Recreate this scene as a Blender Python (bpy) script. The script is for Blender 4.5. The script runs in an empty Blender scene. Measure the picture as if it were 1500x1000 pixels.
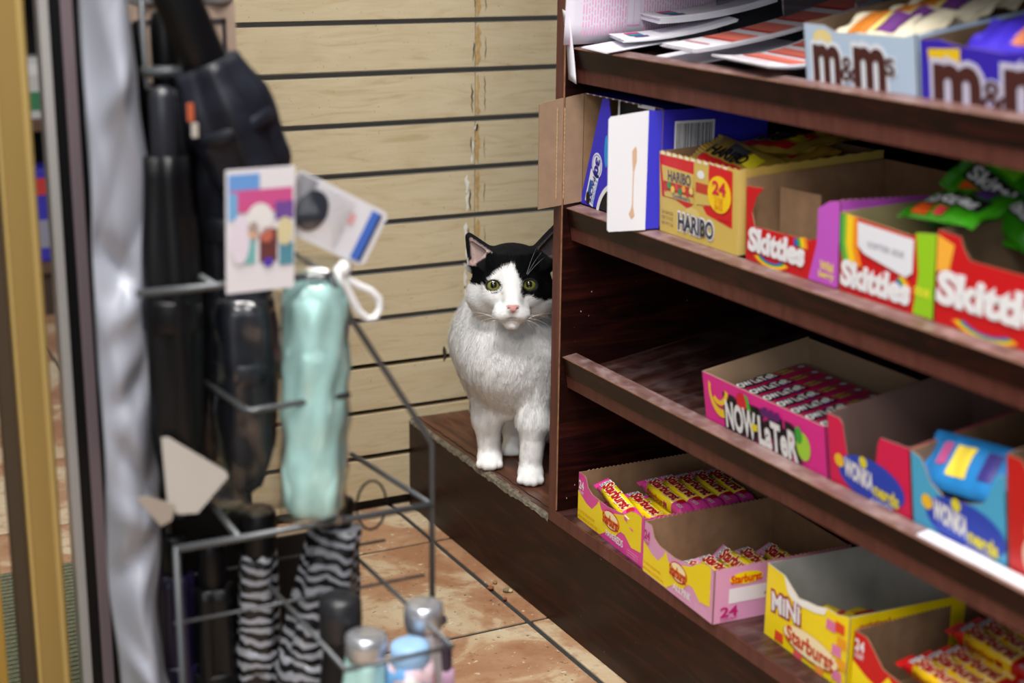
import bpy, bmesh, math, random
import numpy as np
from mathutils import Matrix, Vector, Euler
random.seed(7); RNG = np.random.default_rng(7)
scene = bpy.context.scene
C = scene.collection
PI = math.pi

# ------------------------------------------------------------------ camera
cam_d = bpy.data.cameras.new('camera')
cam = bpy.data.objects.new('camera', cam_d); C.objects.link(cam)
cam_d.sensor_width = 36.0; cam_d.lens = 54.965
_r = Vector((0.88910, -0.45759, 0.01031)); _d = Vector((-0.11216, -0.23966, -0.96436)); _f = Vector((0.44376, 0.85625, -0.26440))
mw = Matrix.Identity(4)
for i in range(3):
    mw[i][0] = _r[i]; mw[i][1] = -_d[i]; mw[i][2] = -_f[i]
mw[0][3], mw[1][3], mw[2][3] = 0, 0, 0.938
cam.matrix_world = mw
cam_d.clip_start = 0.02
cam_d.dof.use_dof = True; cam_d.dof.focus_distance = 2.09; cam_d.dof.aperture_fstop = 3.1
scene.camera = cam

# ------------------------------------------------------------------ light
w = bpy.data.worlds.new('world'); scene.world = w; w.use_nodes = True
bg = w.node_tree.nodes['Background']; bg.inputs[0].default_value = (0.86, 0.93, 1.0, 1); bg.inputs[1].default_value = 0.14
def area(name, loc, aim, sx, sy, power, col=(1, 0.97, 0.93)):
    l = bpy.data.lights.new(name, 'AREA'); l.shape = 'RECTANGLE'; l.size = sx; l.size_y = sy; l.energy = power; l.color = col
    o = bpy.data.objects.new(name, l); C.objects.link(o); o.location = loc
    o.rotation_euler = (Vector(aim) - Vector(loc)).to_track_quat('-Z', 'Y').to_euler()
area('ceiling_tube_light', (0.25, 0.75, 2.62), (0.3, 0.8, 0), 1.3, 0.35, 66)
area('ceiling_tube_light', (-0.9, -0.5, 2.62), (-0.6, -0.2, 0), 0.35, 1.3, 40)
area('camera_side_fill', (-1.3, -1.9, 1.55), (0.9, 1.6, 0.5), 2.2, 1.7, 22, (0.93, 0.97, 1.0))  # added fill from behind the camera to brighten the cat's chest
area('ceiling_tube_light', (0.6, 3.4, 2.62), (0.6, 3.4, 0), 1.3, 0.35, 7)
vs = scene.view_settings
vs.view_transform = 'Standard'; vs.look = 'None'; vs.gamma = 1.0; vs.use_curve_mapping = False; vs.exposure = 0.27

# ------------------------------------------------------------------ materials
def lin(c):
    return tuple(((v / 255) / 12.92 if v / 255 <= 0.04045 else ((v / 255 + 0.055) / 1.055) ** 2.4) for v in c[:3]) + (1,)
MATS = {}
def M(col, rough=0.5, metal=0.0, var=0.0, vscale=40, bump=0.0, bscale=300, coat=0.0, trans=0.0, alpha=1.0, spec=0.5):
    key = (tuple(col), rough, metal, var, vscale, bump, bscale, coat, trans, alpha, spec)
    if key in MATS: return MATS[key]
    m = bpy.data.materials.new('mat_%d' % len(MATS)); m.use_nodes = True; MATS[key] = m
    nt = m.node_tree; b = nt.nodes['Principled BSDF']
    b.inputs['Base Color'].default_value = lin(col); b.inputs['Roughness'].default_value = rough
    b.inputs['Metallic'].default_value = metal; b.inputs['Coat Weight'].default_value = coat
    b.inputs['Transmission Weight'].default_value = trans; b.inputs['Alpha'].default_value = alpha
    b.inputs['Specular IOR Level'].default_value = spec
    if var or bump:
        tc = nt.nodes.new('ShaderNodeTexCoord')
    if var:
        n = nt.nodes.new('ShaderNodeTexNoise'); n.inputs['Scale'].default_value = vscale; n.inputs['Detail'].default_value = 5
        nt.links.new(tc.outputs['Object'], n.inputs['Vector'])
        r = nt.nodes.new('ShaderNodeValToRGB'); c = lin(col)
        r.color_ramp.elements[0].position = 0.3; r.color_ramp.elements[1].position = 0.7
        r.color_ramp.elements[0].color = tuple(max(0, v * (1 - var)) for v in c[:3]) + (1,)
        r.color_ramp.elements[1].color = tuple(min(1, v * (1 + var)) for v in c[:3]) + (1,)
        nt.links.new(n.outputs['Fac'], r.inputs['Fac']); nt.links.new(r.outputs['Color'], b.inputs['Base Color'])
    if bump:
        n = nt.nodes.new('ShaderNodeTexNoise'); n.inputs['Scale'].default_value = bscale; n.inputs['Detail'].default_value = 4
        nt.links.new(tc.outputs['Object'], n.inputs['Vector'])
        bp = nt.nodes.new('ShaderNodeBump'); bp.inputs['Strength'].default_value = bump; bp.inputs['Distance'].default_value = 0.002
        nt.links.new(n.outputs['Fac'], bp.inputs['Height']); nt.links.new(bp.outputs['Normal'], b.inputs['Normal'])
    return m
def wood(name, cols, sc, rough=0.4, pos=(0.3, 0.5, 0.7), nscale=6.0, dist=1.5, specks=None, dust=0.0, rot=(0, 0, 0), rand=False, spec=0.3):
    """cols dark..light sRGB; sc = mapping scale per axis (small along the grain)"""
    m = bpy.data.materials.new(name); m.use_nodes = True; nt = m.node_tree; b = nt.nodes['Principled BSDF']
    L = nt.links.new; N = nt.nodes.new
    tc = N('ShaderNodeTexCoord'); mp = N('ShaderNodeMapping'); mp.inputs['Scale'].default_value = sc; mp.inputs['Rotation'].default_value = rot
    if rand:
        oi = N('ShaderNodeObjectInfo'); ml = N('ShaderNodeMath'); ml.operation = 'MULTIPLY'; ml.inputs[1].default_value = 13.0
        L(oi.outputs['Random'], ml.inputs[0]); cx = N('ShaderNodeCombineXYZ'); L(ml.outputs[0], cx.inputs[0]); L(ml.outputs[0], cx.inputs[2])
        va = N('ShaderNodeVectorMath'); L(tc.outputs['Object'], va.inputs[0]); L(cx.outputs[0], va.inputs[1]); L(va.outputs[0], mp.inputs['Vector'])
    else:
        L(tc.outputs['Object'], mp.inputs['Vector'])
    n = N('ShaderNodeTexNoise'); n.inputs['Scale'].default_value = nscale; n.inputs['Detail'].default_value = 7; n.inputs['Distortion'].default_value = dist
    L(mp.outputs[0], n.inputs['Vector'])
    r = N('ShaderNodeValToRGB'); e = r.color_ramp.elements
    e[0].position = pos[0]; e[0].color = lin(cols[0]); e[1].position = pos[2]; e[1].color = lin(cols[2])
    k = e.new(pos[1]); k.color = lin(cols[1])
    L(n.outputs['Fac'], r.inputs['Fac']); out = r.outputs['Color']
    def overlay(col, scale, lo, hi, amt):
        nonlocal out
        n2 = N('ShaderNodeTexNoise'); n2.inputs['Scale'].default_value = scale; n2.inputs['Detail'].default_value = 4
        L(tc.outputs['Object'], n2.inputs['Vector'])
        mr = N('ShaderNodeMapRange'); mr.inputs[1].default_value = lo; mr.inputs[2].default_value = hi; mr.inputs[4].default_value = amt
        L(n2.outputs['Fac'], mr.inputs[0]); mx = N('ShaderNodeMix'); mx.data_type = 'RGBA'
        L(mr.outputs[0], mx.inputs[0]); L(out, mx.inputs[6]); mx.inputs[7].default_value = lin(col); out = mx.outputs[2]
    if specks:
        for s in specks: overlay(*s)
    L(out, b.inputs['Base Color']); b.inputs['Roughness'].default_value = rough; b.inputs['Specular IOR Level'].default_value = spec
    bp = N('ShaderNodeBump'); bp.inputs['Strength'].default_value = 0.08; bp.inputs['Distance'].default_value = 0.001
    L(n.outputs['Fac'], bp.inputs['Height']); L(bp.outputs['Normal'], b.inputs['Normal'])
    return m
MAH = [(26, 10, 8), (46, 19, 14), (80, 36, 24)]
W_PANEL = wood('mahogany_panel', [(22, 8, 7), (34, 12, 9), (56, 21, 15)], (1.2, 1, 14), 0.32, nscale=5, specks=[((150, 130, 120), 150, 0.73, 0.76, 0.7)])
W_KICK = wood('mahogany_kick', [(22, 9, 7), (32, 13, 9), (54, 22, 15)], (1, 1.1, 9), 0.35, nscale=4, rot=(0.12, 0, 0), dist=2.5, spec=0.16, specks=[((170, 150, 135), 130, 0.74, 0.77, 0.7)])
W_LIP = wood('mahogany_lip', [(20, 7, 5), (31, 10, 7), (54, 18, 11)], (1, 1.6, 9), 0.32, nscale=5, dist=2.2)
W_SHELF = wood('mahogany_shelf', [(44, 24, 22), (64, 38, 34), (92, 62, 58)], (1, 6, 1), 0.38, nscale=6, specks=[((120, 104, 104), 30, 0.45, 0.75, 0.45)])
W_TOPS = wood('mahogany_pale_top', [(96, 66, 62), (122, 92, 88), (150, 124, 122)], (4, 1, 1), 0.38, nscale=8, specks=[((170, 150, 146), 45, 0.5, 0.7, 0.5)])  # paler lip tops: gloss and dust put into the wood colour
W_BAND = wood('edge_band', [(82, 44, 37), (95, 53, 45), (105, 62, 53)], (6, 6, 1), 0.38, nscale=9)
W_BENCH = wood('bench_top', [(62, 36, 27), (90, 54, 38), (120, 76, 54)], (9, 1.2, 1), 0.33, nscale=4, dist=1.8)
W_EDGE = M((146, 104, 76), 0.5, var=0.25, vscale=90)
W_MAPLE = wood('maple_slat', [(190, 170, 134), (200, 183, 150), (206, 190, 158)], (1.5, 1, 12), 0.42, pos=(0.30, 0.44, 0.66), nscale=4.5, dist=2.2,
               specks=[((120, 100, 70), 260, 0.68, 0.76, 0.75), ((168, 138, 86), 9, 0.55, 0.75, 0.30)], rand=True)
def tile_material():
    m = bpy.data.materials.new('terracotta_tile'); m.use_nodes = True; nt = m.node_tree; b = nt.nodes['Principled BSDF']; L = nt.links.new; N = nt.nodes.new
    tc = N('ShaderNodeTexCoord'); oi = N('ShaderNodeObjectInfo'); ml = N('ShaderNodeMath'); ml.operation = 'MULTIPLY'; ml.inputs[1].default_value = 37.0
    L(oi.outputs['Random'], ml.inputs[0]); va = N('ShaderNodeVectorMath'); L(tc.outputs['Object'], va.inputs[0]); L(ml.outputs[0], va.inputs[1])
    def noise(s, d=6, di=0.0):
        n = N('ShaderNodeTexNoise'); n.inputs['Scale'].default_value = s; n.inputs['Detail'].default_value = d; n.inputs['Distortion'].default_value = di; L(va.outputs[0], n.inputs['Vector']); return n
    n1 = noise(5, 8, 1.2); r = N('ShaderNodeValToRGB'); e = r.color_ramp.elements
    e[0].position = 0.38; e[0].color = lin((166, 122, 90)); e[1].position = 0.62; e[1].color = lin((208, 189, 158)); k = e.new(0.49); k.color = lin((182, 143, 110)); k2 = e.new(0.53); k2.color = lin((200, 174, 141))
    L(n1.outputs['Fac'], r.inputs['Fac']); n2 = noise(140, 3); n3 = noise(60, 4)
    def mix(fac, lo, hi, amt, col, src):
        mr = N('ShaderNodeMapRange'); mr.inputs[1].default_value = lo; mr.inputs[2].default_value = hi; mr.inputs[4].default_value = amt; L(fac, mr.inputs[0])
        mx = N('ShaderNodeMix'); mx.data_type = 'RGBA'; L(mr.outputs[0], mx.inputs[0]); L(src, mx.inputs[6]); mx.inputs[7].default_value = lin(col); return mx.outputs[2]
    o = mix(n3.outputs['Fac'], 0.52, 0.72, 0.55, (150, 98, 66), r.outputs['Color'])
    o = mix(n2.outputs['Fac'], 0.66, 0.72, 0.8, (74, 66, 60), o); n4 = noise(110, 3)
    o = mix(n4.outputs['Fac'], 0.66, 0.74, 0.7, (236, 226, 208), o)
    L(o, b.inputs['Base Color']); b.inputs['Roughness'].default_value = 0.42
    bp = N('ShaderNodeBump'); bp.inputs['Strength'].default_value = 0.25; bp.inputs['Distance'].default_value = 0.002; L(n2.outputs['Fac'], bp.inputs['Height']); L(bp.outputs['Normal'], b.inputs['Normal'])
    return m
T_TILE = tile_material()
KRAFT = M((150, 116, 86), 0.8, var=0.12, vscale=60); KRAFT_D = M((122, 98, 74), 0.8, var=0.1, vscale=50)
GREYB = M((178, 174, 166), 0.8, var=0.06, vscale=40)
WHITE = M((236, 236, 238), 0.5); BLACK = M((10, 10, 12), 0.5); WIRE = M((92, 94, 97), 0.35, metal=0.5); 
def attr_material(name, rough=0.6, sheen=0.0):
    m = bpy.data.materials.new(name); m.use_nodes = True; nt = m.node_tree; b = nt.nodes['Principled BSDF']
    a = nt.nodes.new('ShaderNodeAttribute'); a.attribute_name = 'Col'; nt.links.new(a.outputs['Color'], b.inputs['Base Color'])
    b.inputs['Roughness'].default_value = rough; b.inputs['Sheen Weight'].default_value = sheen
    return m
def fur_material():
    m = bpy.data.materials.new('cat_fur'); m.use_nodes = True; nt = m.node_tree; nt.nodes.clear(); N = nt.nodes.new; L = nt.links.new
    a = N('ShaderNodeAttribute'); a.attribute_name = 'Col'; d = N('ShaderNodeBsdfDiffuse'); t = N('ShaderNodeBsdfTranslucent'); mx = N('ShaderNodeMixShader'); mx.inputs[0].default_value = 0.10; o = N('ShaderNodeOutputMaterial')
    L(a.outputs['Color'], d.inputs[0]); L(a.outputs['Color'], t.inputs[0]); L(d.outputs[0], mx.inputs[1]); L(t.outputs[0], mx.inputs[2]); L(mx.outputs[0], o.inputs[0]); return m
def clear_plastic():
    m = bpy.data.materials.new('clear_film'); m.use_nodes = True; nt = m.node_tree; nt.nodes.clear(); N = nt.nodes.new; L = nt.links.new
    o = N('ShaderNodeOutputMaterial'); t = N('ShaderNodeBsdfTransparent'); g = N('ShaderNodeBsdfGlossy'); g.inputs['Roughness'].default_value = 0.18
    lw = N('ShaderNodeLayerWeight'); lw.inputs[0].default_value = 0.35; mx = N('ShaderNodeMixShader'); mr = N('ShaderNodeMapRange'); mr.inputs[3].default_value = 0.05; mr.inputs[4].default_value = 0.6
    L(lw.outputs['Facing'], mr.inputs[0]); L(mr.outputs[0], mx.inputs[0]); L(t.outputs[0], mx.inputs[1]); L(g.outputs[0], mx.inputs[2]); L(mx.outputs[0], o.inputs[0]); return m
FILM = clear_plastic()

# ------------------------------------------------------------------ builders
class MB:
    def __init__(s): s.v = []; s.f = []; s.m = []; s.smooth = False
    def add(s, vs, fs, mi=0):
        o = len(s.v); s.v += [tuple(map(float, p)) for p in vs]; s.f += [tuple(i + o for i in f) for f in fs]
        s.m += ([mi] * len(fs) if isinstance(mi, int) else list(mi)); return s
    def box(s, x0, x1, y0, y1, z0, z1, mi=0):
        return s.add([(x0, y0, z0), (x1, y0, z0), (x1, y1, z0), (x0, y1, z0), (x0, y0, z1), (x1, y0, z1), (x1, y1, z1), (x0, y1, z1)],
                     [(0, 3, 2, 1), (4, 5, 6, 7), (0, 1, 5, 4), (1, 2, 6, 5), (2, 3, 7, 6), (3, 0, 4, 7)], mi)
    def prism(s, pts, org, u, v, nrm, th, mi=(0, 1, 1)):
        org, u, v, nrm = Vector(org), Vector(u), Vector(v), Vector(nrm); k = len(pts)
        A = [org + u * p[0] + v * p[1] for p in pts]; B = [a - nrm * th for a in A]
        if u.cross(v).dot(nrm) * sum(pts[i][0] * pts[(i + 1) % k][1] - pts[(i + 1) % k][0] * pts[i][1] for i in range(k)) < 0:
            A.reverse(); B.reverse()
        fs = [tuple(range(k)), tuple(range(2 * k - 1, k - 1, -1))] + [(i, i + k, (i + 1) % k + k, (i + 1) % k) for i in range(k)]
        return s.add(A + B, fs, [mi[0], mi[1]] + [mi[2]] * k)
    def tube(s, pts, r, n=8, mi=0, closed=False):
        P = [Vector(p) for p in pts]; k = len(P); R = r if hasattr(r, '__len__') else [r] * k
        up = Vector((0, 0, 1)); vs = []; prev = None
        for i in range(k):
            t = (P[(i + 1) % k] - P[i - 1]) if closed else (P[min(i + 1, k - 1)] - P[max(i - 1, 0)])
            t.normalize()
            if prev is None: a = t.cross(up if abs(t.z) < 0.9 else Vector((1, 0, 0))).normalized()
            else: a = (prev - t * prev.dot(t)).normalized()
            prev = a; b = t.cross(a)
            for j in range(n):
                an = 2 * PI * j / n; vs.append(P[i] + (a * math.cos(an) + b * math.sin(an)) * R[i])
        fs = [(i * n + j, i * n + (j + 1) % n, ((i + 1) % k) * n + (j + 1) % n, ((i + 1) % k) * n + j) for i in range(k if closed else k - 1) for j in range(n)]
        if not closed: fs += [tuple(range(n - 1, -1, -1)), tuple(range((k - 1) * n, k * n))]
        return s.add(vs, fs, mi)
    def lathe(s, prof, n=20, mi=0, fold=None, org=(0, 0, 0)):
        vs = []; k = len(prof)
        for i, (r, z) in enumerate(prof):
            for j in range(n):
                a = 2 * PI * j / n; rr = r * (fold(a, z) if fold else 1); vs.append((org[0] + rr * math.cos(a), org[1] + rr * math.sin(a), org[2] + z))
        fs = [(i * n + j, i * n + (j + 1) % n, (i + 1) * n + (j + 1) % n, (i + 1) * n + j) for i in range(k - 1) for j in range(n)]
        fs += [tuple(range(n - 1, -1, -1)), tuple(range((k - 1) * n, k * n))]
        return s.add(vs, fs, mi)
    def grid(s, fn, nu, nv, mi=0):
        vs = [fn(i / nu, j / nv) for i in range(nu + 1) for j in range(nv + 1)]
        return s.add(vs, [(i * (nv + 1) + j, (i + 1) * (nv + 1) + j, (i + 1) * (nv + 1) + j + 1, i * (nv + 1) + j + 1) for i in range(nu) for j in range(nv)], mi)
    def sheet(s, fn, nu, nv, th, mi=0):
        """closed thin sheet"""
        P = [[Vector(fn(i / nu, j / nv)) for j in range(nv + 1)] for i in range(nu + 1)]
        top, bot = [], []
        for i in range(nu + 1):
            for j in range(nv + 1):
                a = P[min(i + 1, nu)][j] - P[max(i - 1, 0)][j]; b = P[i][min(j + 1, nv)] - P[i][max(j - 1, 0)]
                n = a.cross(b); n = n.normalized() if n.length else Vector((0, 0, 1)); top.append(P[i][j] + n * th / 2); bot.append(P[i][j] - n * th / 2)
        q = len(top); W = nv + 1
        fs = [(i * W + j, (i + 1) * W + j, (i + 1) * W + j + 1, i * W + j + 1) for i in range(nu) for j in range(nv)]
        fs += [tuple(x + q for x in reversed(f)) for f in fs]
        ring = [(i, 0) for i in range(nu)] + [(nu, j) for j in range(nv)] + [(i, nv) for i in range(nu, 0, -1)] + [(0, j) for j in range(nv, 0, -1)]
        R = [i * W + j for i, j in ring]
        fs += [(R[k], R[k] + q, R[(k + 1) % len(R)] + q, R[(k + 1) % len(R)]) for k in range(len(R))]
        return s.add(top + bot, fs, mi)
    def build(s, name, mats, parent=None, smooth=False, bevel=0.0, kind=None, label=None, loc=None, rot=None):
        me = bpy.data.meshes.new(name); me.from_pydata(s.v, [], s.f)
        mats = mats if isinstance(mats, (list, tuple)) else [mats]
        for m in mats: me.materials.append(m)
        me.polygons.foreach_set('material_index', [min(i, len(mats) - 1) for i in s.m])
        if bevel:
            bm = bmesh.new(); bm.from_mesh(me); bmesh.ops.bevel(bm, geom=bm.edges[:], offset=bevel, segments=2, affect='EDGES', profile=0.6, clamp_overlap=True); bm.to_mesh(me); bm.free()
        if smooth: me.polygons.foreach_set('use_smooth', [True] * len(me.polygons))
        me.update()
        return link(name, me, parent, kind, label, loc, rot)
def link(name, me, parent=None, kind=None, label=None, loc=None, rot=None):
    o = bpy.data.objects.new(name, me); C.objects.link(o)
    if parent: o.parent = parent
    if kind: o['kind'] = kind
    if label: o['label'] = label
    if loc is not None: o.location = loc
    if rot is not None: o.rotation_euler = rot
    return o
def tag(o, label=None, cat=None, group=None, kind=None):
    if label: o['label'] = label
    if cat: o['category'] = cat
    if group: o['group'] = group
    if kind: o['kind'] = kind
    return o
def thing(name, label, cat, loc=(0, 0, 0), rot=(0, 0, 0), group=None):
    o = bpy.data.objects.new(name, None); C.objects.link(o); o.location = loc; o.rotation_euler = rot; o.empty_display_size = 0.02
    return tag(o, label, cat, group)
def copy_tree(o, parent=None):
    c = o.copy(); C.objects.link(c); c.parent = parent
    for ch in list(o.children): copy_tree(ch, c)
    return c
# --- lettering from the built-in font
TXT = {}
def text_geo(t, bold=0.0, shear=0.0):
    key = (t, bold, shear)
    if key in TXT: return TXT[key]
    def geo(off):
        cu = bpy.data.curves.new('t', 'FONT'); cu.body = t; cu.size = 1; cu.offset = off; cu.shear = shear; cu.resolution_u = 3; cu.fill_mode = 'FRONT'
        ob = bpy.data.objects.new('t', cu); me = ob.to_mesh()
        v = [(p.co.x, p.co.y) for p in me.vertices]; f = [tuple(q.vertices) for q in me.polygons]
        ob.to_mesh_clear(); bpy.data.objects.remove(ob); bpy.data.curves.remove(cu); return v, f
    v0, _ = geo(0.0); v, f = geo(bold) if bold else (v0, _)
    xs = [p[0] for p in v0]; ys = [p[1] for p in v0]; x0, x1, y0, y1 = min(xs), max(xs), min(ys), max(ys)
    if t.islower() is False and not any(c in t for c in 'gjpqy'): pass
    TXT[key] = ([((p[0] - x0) / max(x1 - x0, 1e-6), (p[1] - y0) / max(y1 - y0, 1e-6)) for p in v], f)
    return TXT[key]
FRONT = ((1, 0, 0), (0, 0, 1), (0, -1, 0)); TOP = ((1, 0, 0), (0, 1, 0), (0, 0, 1)); SIDE = ((0, 1, 0), (0, 0, 1), (1, 0, 0))
def face_pt(face, off, x, z, base):
    u, v, n = (Vector(a) for a in face); return Vector(base) + u * x + v * z + n * off
def letters(parent, t, mat, x, z, w_, h_, face=FRONT, base=(0, 0, 0), off=0.0006, bold=0.02, shear=0.0, warp=None, name='lettering', rot=0.0):
    v, f = text_geo(t, bold, shear); mb = MB(); P = []
    cr, sr = math.cos(rot), math.sin(rot)
    for a, b in v:
        if warp: a, b = warp(a, b)
        a, b = a * w_, b * h_; P.append(face_pt(face, off, x + a * cr - b * sr, z + a * sr + b * cr, base))
    mb.add(P, f); return mb.build(name, mat, parent)
def outlined(parent, t, mat, omat, x, z, w_, h_, bold=0.02, obold=0.07, off=0.0006, **k):
    letters(parent, t, omat, x, z, w_, h_, bold=obold, off=off, name='lettering_outline', **k)
    return letters(parent, t, mat, x, z, w_, h_, bold=bold, off=off + 0.0005, **k)
def patch(parent, pts, mat, face=FRONT, base=(0, 0, 0), off=0.0003, name='print', kind=None):
    mb = MB(); k = len(pts); P = [face_pt(face, off, p[0], p[1], base) for p in pts]
    ar = sum(pts[i][0] * pts[(i + 1) % k][1] - pts[(i + 1) % k][0] * pts[i][1] for i in range(k))
    if ar < 0: P.reverse()
    mb.add(P, [tuple(range(k))]); return mb.build(name, mat, parent, kind=kind)
def multi(parent, polys, mat, face=FRONT, base=(0, 0, 0), off=0.0003, name='print'):
    mb = MB()
    for pts in polys: mb.add([face_pt(face, off, p[0], p[1], base) for p in pts], [tuple(range(len(pts)))])
    return mb.build(name, mat, parent)
def rect(x0, x1, z0, z1): return [(x0, z0), (x1, z0), (x1, z1), (x0, z1)]
def oval(cx, cz, rx, rz, n=24, a0=0, a1=2 * PI): return [(cx + rx * math.cos(a0 + (a1 - a0) * i / n), cz + rz * math.sin(a0 + (a1 - a0) * i / n)) for i in range(n)]
def band(cx, cz, r0x, r0z, r1x, r1z, a0, a1, n=14):
    o = [(cx + r1x * math.cos(a0 + (a1 - a0) * i / n), cz + r1z * math.sin(a0 + (a1 - a0) * i / n)) for i in range(n + 1)]
    return o + [(cx + r0x * math.cos(a0 + (a1 - a0) * i / n), cz + r0z * math.sin(a0 + (a1 - a0) * i / n)) for i in range(n, -1, -1)]
def perforated(x0, z0, x1, z1, step=0.006, amp=0.0012):
    n = max(2, int(math.hypot(x1 - x0, z1 - z0) / step)); out = []
    for i in range(2 * n + 1):
        t = i / (2 * n); out.append((x0 + (x1 - x0) * t, z0 + (z1 - z0) * t + (amp if i % 2 else -amp * 0.3)))
    return out

# ------------------------------------------------------------------ setting: floor
GX, GY, TP = 0.9305, 2.0525, 0.3165
fl = MB().box(-1.6, 2.2, -1.2, 4.6, -0.06, -0.0025).build('floor', M((52, 52, 50), 0.85, var=0.25, vscale=200), kind='structure')
tm = MB().box(-TP / 2 + 0.0042, TP / 2 - 0.0042, -TP / 2 + 0.0032, TP / 2 - 0.0032, -0.010, 0.0)
t0 = tm.build('tile', T_TILE, fl, bevel=0.0012)
first = True
for i in range(-4, 2):
    for j in range(-6, 7):
        loc = (GX - TP / 2 + i * TP + (TP if i >= 1 else 0) * 0, GY + TP / 2 + j * TP, random.uniform(-0.0005, 0.0002))
        if i == 1 and j > 1: continue
        o = t0 if first else link('tile', t0.data, fl); first = False; o.location = loc
mat_o = MB().box(-1.0, 0.60, 1.2, 2.2, 0.0005, 0.006).build('floor_mat', M((116, 116, 92), 0.95, var=0.25, vscale=160, bump=0.8, bscale=420))
tag(mat_o, 'grey green ribbed floor mat behind the gold door bar', 'mat')
rb = MB()
for k in range(80): rb.box(-1.0, 0.60, 1.205 + k * 0.0124, 1.211 + k * 0.0124, 0.0055, 0.0085)
rb.build('mat_ribs', M((106, 107, 84), 0.95, var=0.3, vscale=200), mat_o, kind='stuff')

# ------------------------------------------------------------------ setting: slatted back wall
YW = 2.209; Z0 = 0.7737; PITCH = 0.0762; SLOT = 0.0088; SEAM = 1.076
wall = MB().box(0.62, 2.2, YW + 0.016, YW + 0.05, -0.02, 2.7).build('wall_back', M((22, 19, 17), 0.8), kind='structure')
for k in range(-8, 10):
    zt = Z0 - k * PITCH; zb = zt - PITCH + SLOT
    if k == 9: zb = 0.020
    for (xa, xb) in ((0.64, SEAM - 0.0008), (SEAM + 0.0008, 1.8)):
        dz = random.uniform(-0.0005, 0.0005); dy = random.uniform(0, 0.0006)
        MB().box(xa, xb, YW + dy, YW + 0.018, zb + dz, zt + dz).build('slat', W_MAPLE, wall, bevel=0.0006)
    if k < 7:   # aluminium slot insert, bright lips
        MB().box(0.64, 1.8, YW + 0.0006, YW + 0.014, zt + 0.0001, zt + 0.0010).box(0.64, 1.8, YW + 0.0006, YW + 0.014, zt + SLOT - 0.0008, zt + SLOT - 0.0001).box(0.64, 1.8, YW + 0.012, YW + 0.015, zt, zt + SLOT).build('slot_insert', M((158, 152, 144), 0.4, metal=0.3), wall)
# damage along the joint: cracks and bare white patches
cr = MB(); dm = MB(); wp = MB()
def sliver(mb, x, z0, z1, w0):
    n = max(3, int((z1 - z0) / 0.006)); L_ = []; R_ = []
    for i in range(n + 1):
        z = z0 + (z1 - z0) * i / n; jx = random.uniform(-0.0015, 0.0015); ww = w0 * random.uniform(0.35, 1.2) * (0.2 if i in (0, n) else 1)
        L_.append((x + jx - ww, YW - 0.0004, z)); R_.append((x + jx + ww, YW - 0.0004, z))
    mb.add(L_ + R_, [(i, i + n + 1, i + n + 2, i + 1) for i in range(n)])
for k in range(-2, 7):
    zt = Z0 - k * PITCH - 0.002; zb = zt - PITCH + SLOT + 0.004
    h_ = zt - zb
    sliver(cr, SEAM - 0.004 - 0.0018 * k, zb + h_ * random.uniform(0, .2), zt - h_ * random.uniform(.1, .5), 0.0011)
    sliver(cr, SEAM + 0.0165, zb + h_ * random.uniform(0, .3), zt - h_ * random.uniform(0, .4), 0.0006)
    sliver(dm, SEAM + 0.004, zb, zt, 0.004)
    if k in (3, 4, 5):
        for q in range(2): sliver(wp, SEAM - 0.011 - 0.001 * q - 0.001 * k, zb + h_ * (0.42 * q), zb + h_ * (0.42 * q + 0.5), 0.0034)
    if k == 2: sliver(wp, SEAM - 0.005, zb, zb + h_ * 0.55, 0.003); sliver(wp, SEAM + 0.001, zt - h_ * .2, zt, 0.005)
sliver(cr, 1.022, 0.2375, 0.263, 0.005)
dm.build('torn_veneer', M((186, 152, 100), 0.7, var=0.2, vscale=120), wall, kind='stuff')
cr.build('cracks', M((58, 50, 36), 0.9), wall, kind='stuff')
wp.build('bare_plaster_patches', M((226, 222, 214), 0.8), wall, kind='stuff')
MB().box(-1.6, 2.2, 4.56, 4.6, 0, 2.7).build('wall_far', M((120, 112, 100), 0.7, var=0.1, vscale=5), kind='structure')

# ------------------------------------------------------------------ display shelf unit
XS = 0.958; YP0, YP1 = 1.714, 1.735; TH = math.radians(8.5)
unit = thing('shelf_unit', 'dark mahogany candy display shelf unit with tilted lipped shelves', 'shelf', (XS, 1.0, 0))
UL = Vector((XS, 1.0, 0))
def ubox(name, x0, x1, y0, y1, z0, z1, mats, bevel=0.001, parent=unit, label=None):
    return MB().box(x0 - UL.x, x1 - UL.x, y0 - UL.y, y1 - UL.y, z0 - UL.z, z1 - UL.z).build(name, mats, parent, bevel=bevel, label=label)
XB = 1.40
ubox('kick_board', XS + 0.0004, XS + 0.018, -0.3, 2.2075, 0.0005, 0.1465, W_KICK)
# base top behind the end panel where the cat sits, with a chipped front edge
ubox('base_top', XS + 0.006, XB, YP1 + 0.001, 2.2075, 0.1375, 0.1500, W_BENCH, 0.0008, label='brown wooden bench top')
ch = MB(); n = 60; pts = []
for i in range(n + 1):
    y = YP1 + 0.002 + (2.206 - YP1 - 0.002) * i / n
    t = i / n; dep = -0.001 + 0.002 * random.random() + (0.003 if 0.2 < t < 0.5 else 0)
    pts.append((y, dep, 0.1475 + random.uniform(-0.0015, 0.0005), 0.1445 - random.uniform(0, 0.003) - (0.002 if 0.2 < t < 0.5 else 0)))
vv = []
for y, d, zt, zb in pts:
    vv += [(XS + 0.0050 + d - UL.x, y - 1, 0.1504), (XS - 0.0002 + random.uniform(0, 0.001) - UL.x, y - 1, zt), (XS - 0.0009 - UL.x, y - 1, zb), (XS + 0.012 - UL.x, y - 1, zb)]
ch.add(vv, [(4 * i + a, 4 * i + a + 1, 4 * i + a + 5, 4 * i + a + 4) for i in range(n) for a in range(3)])
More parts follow.
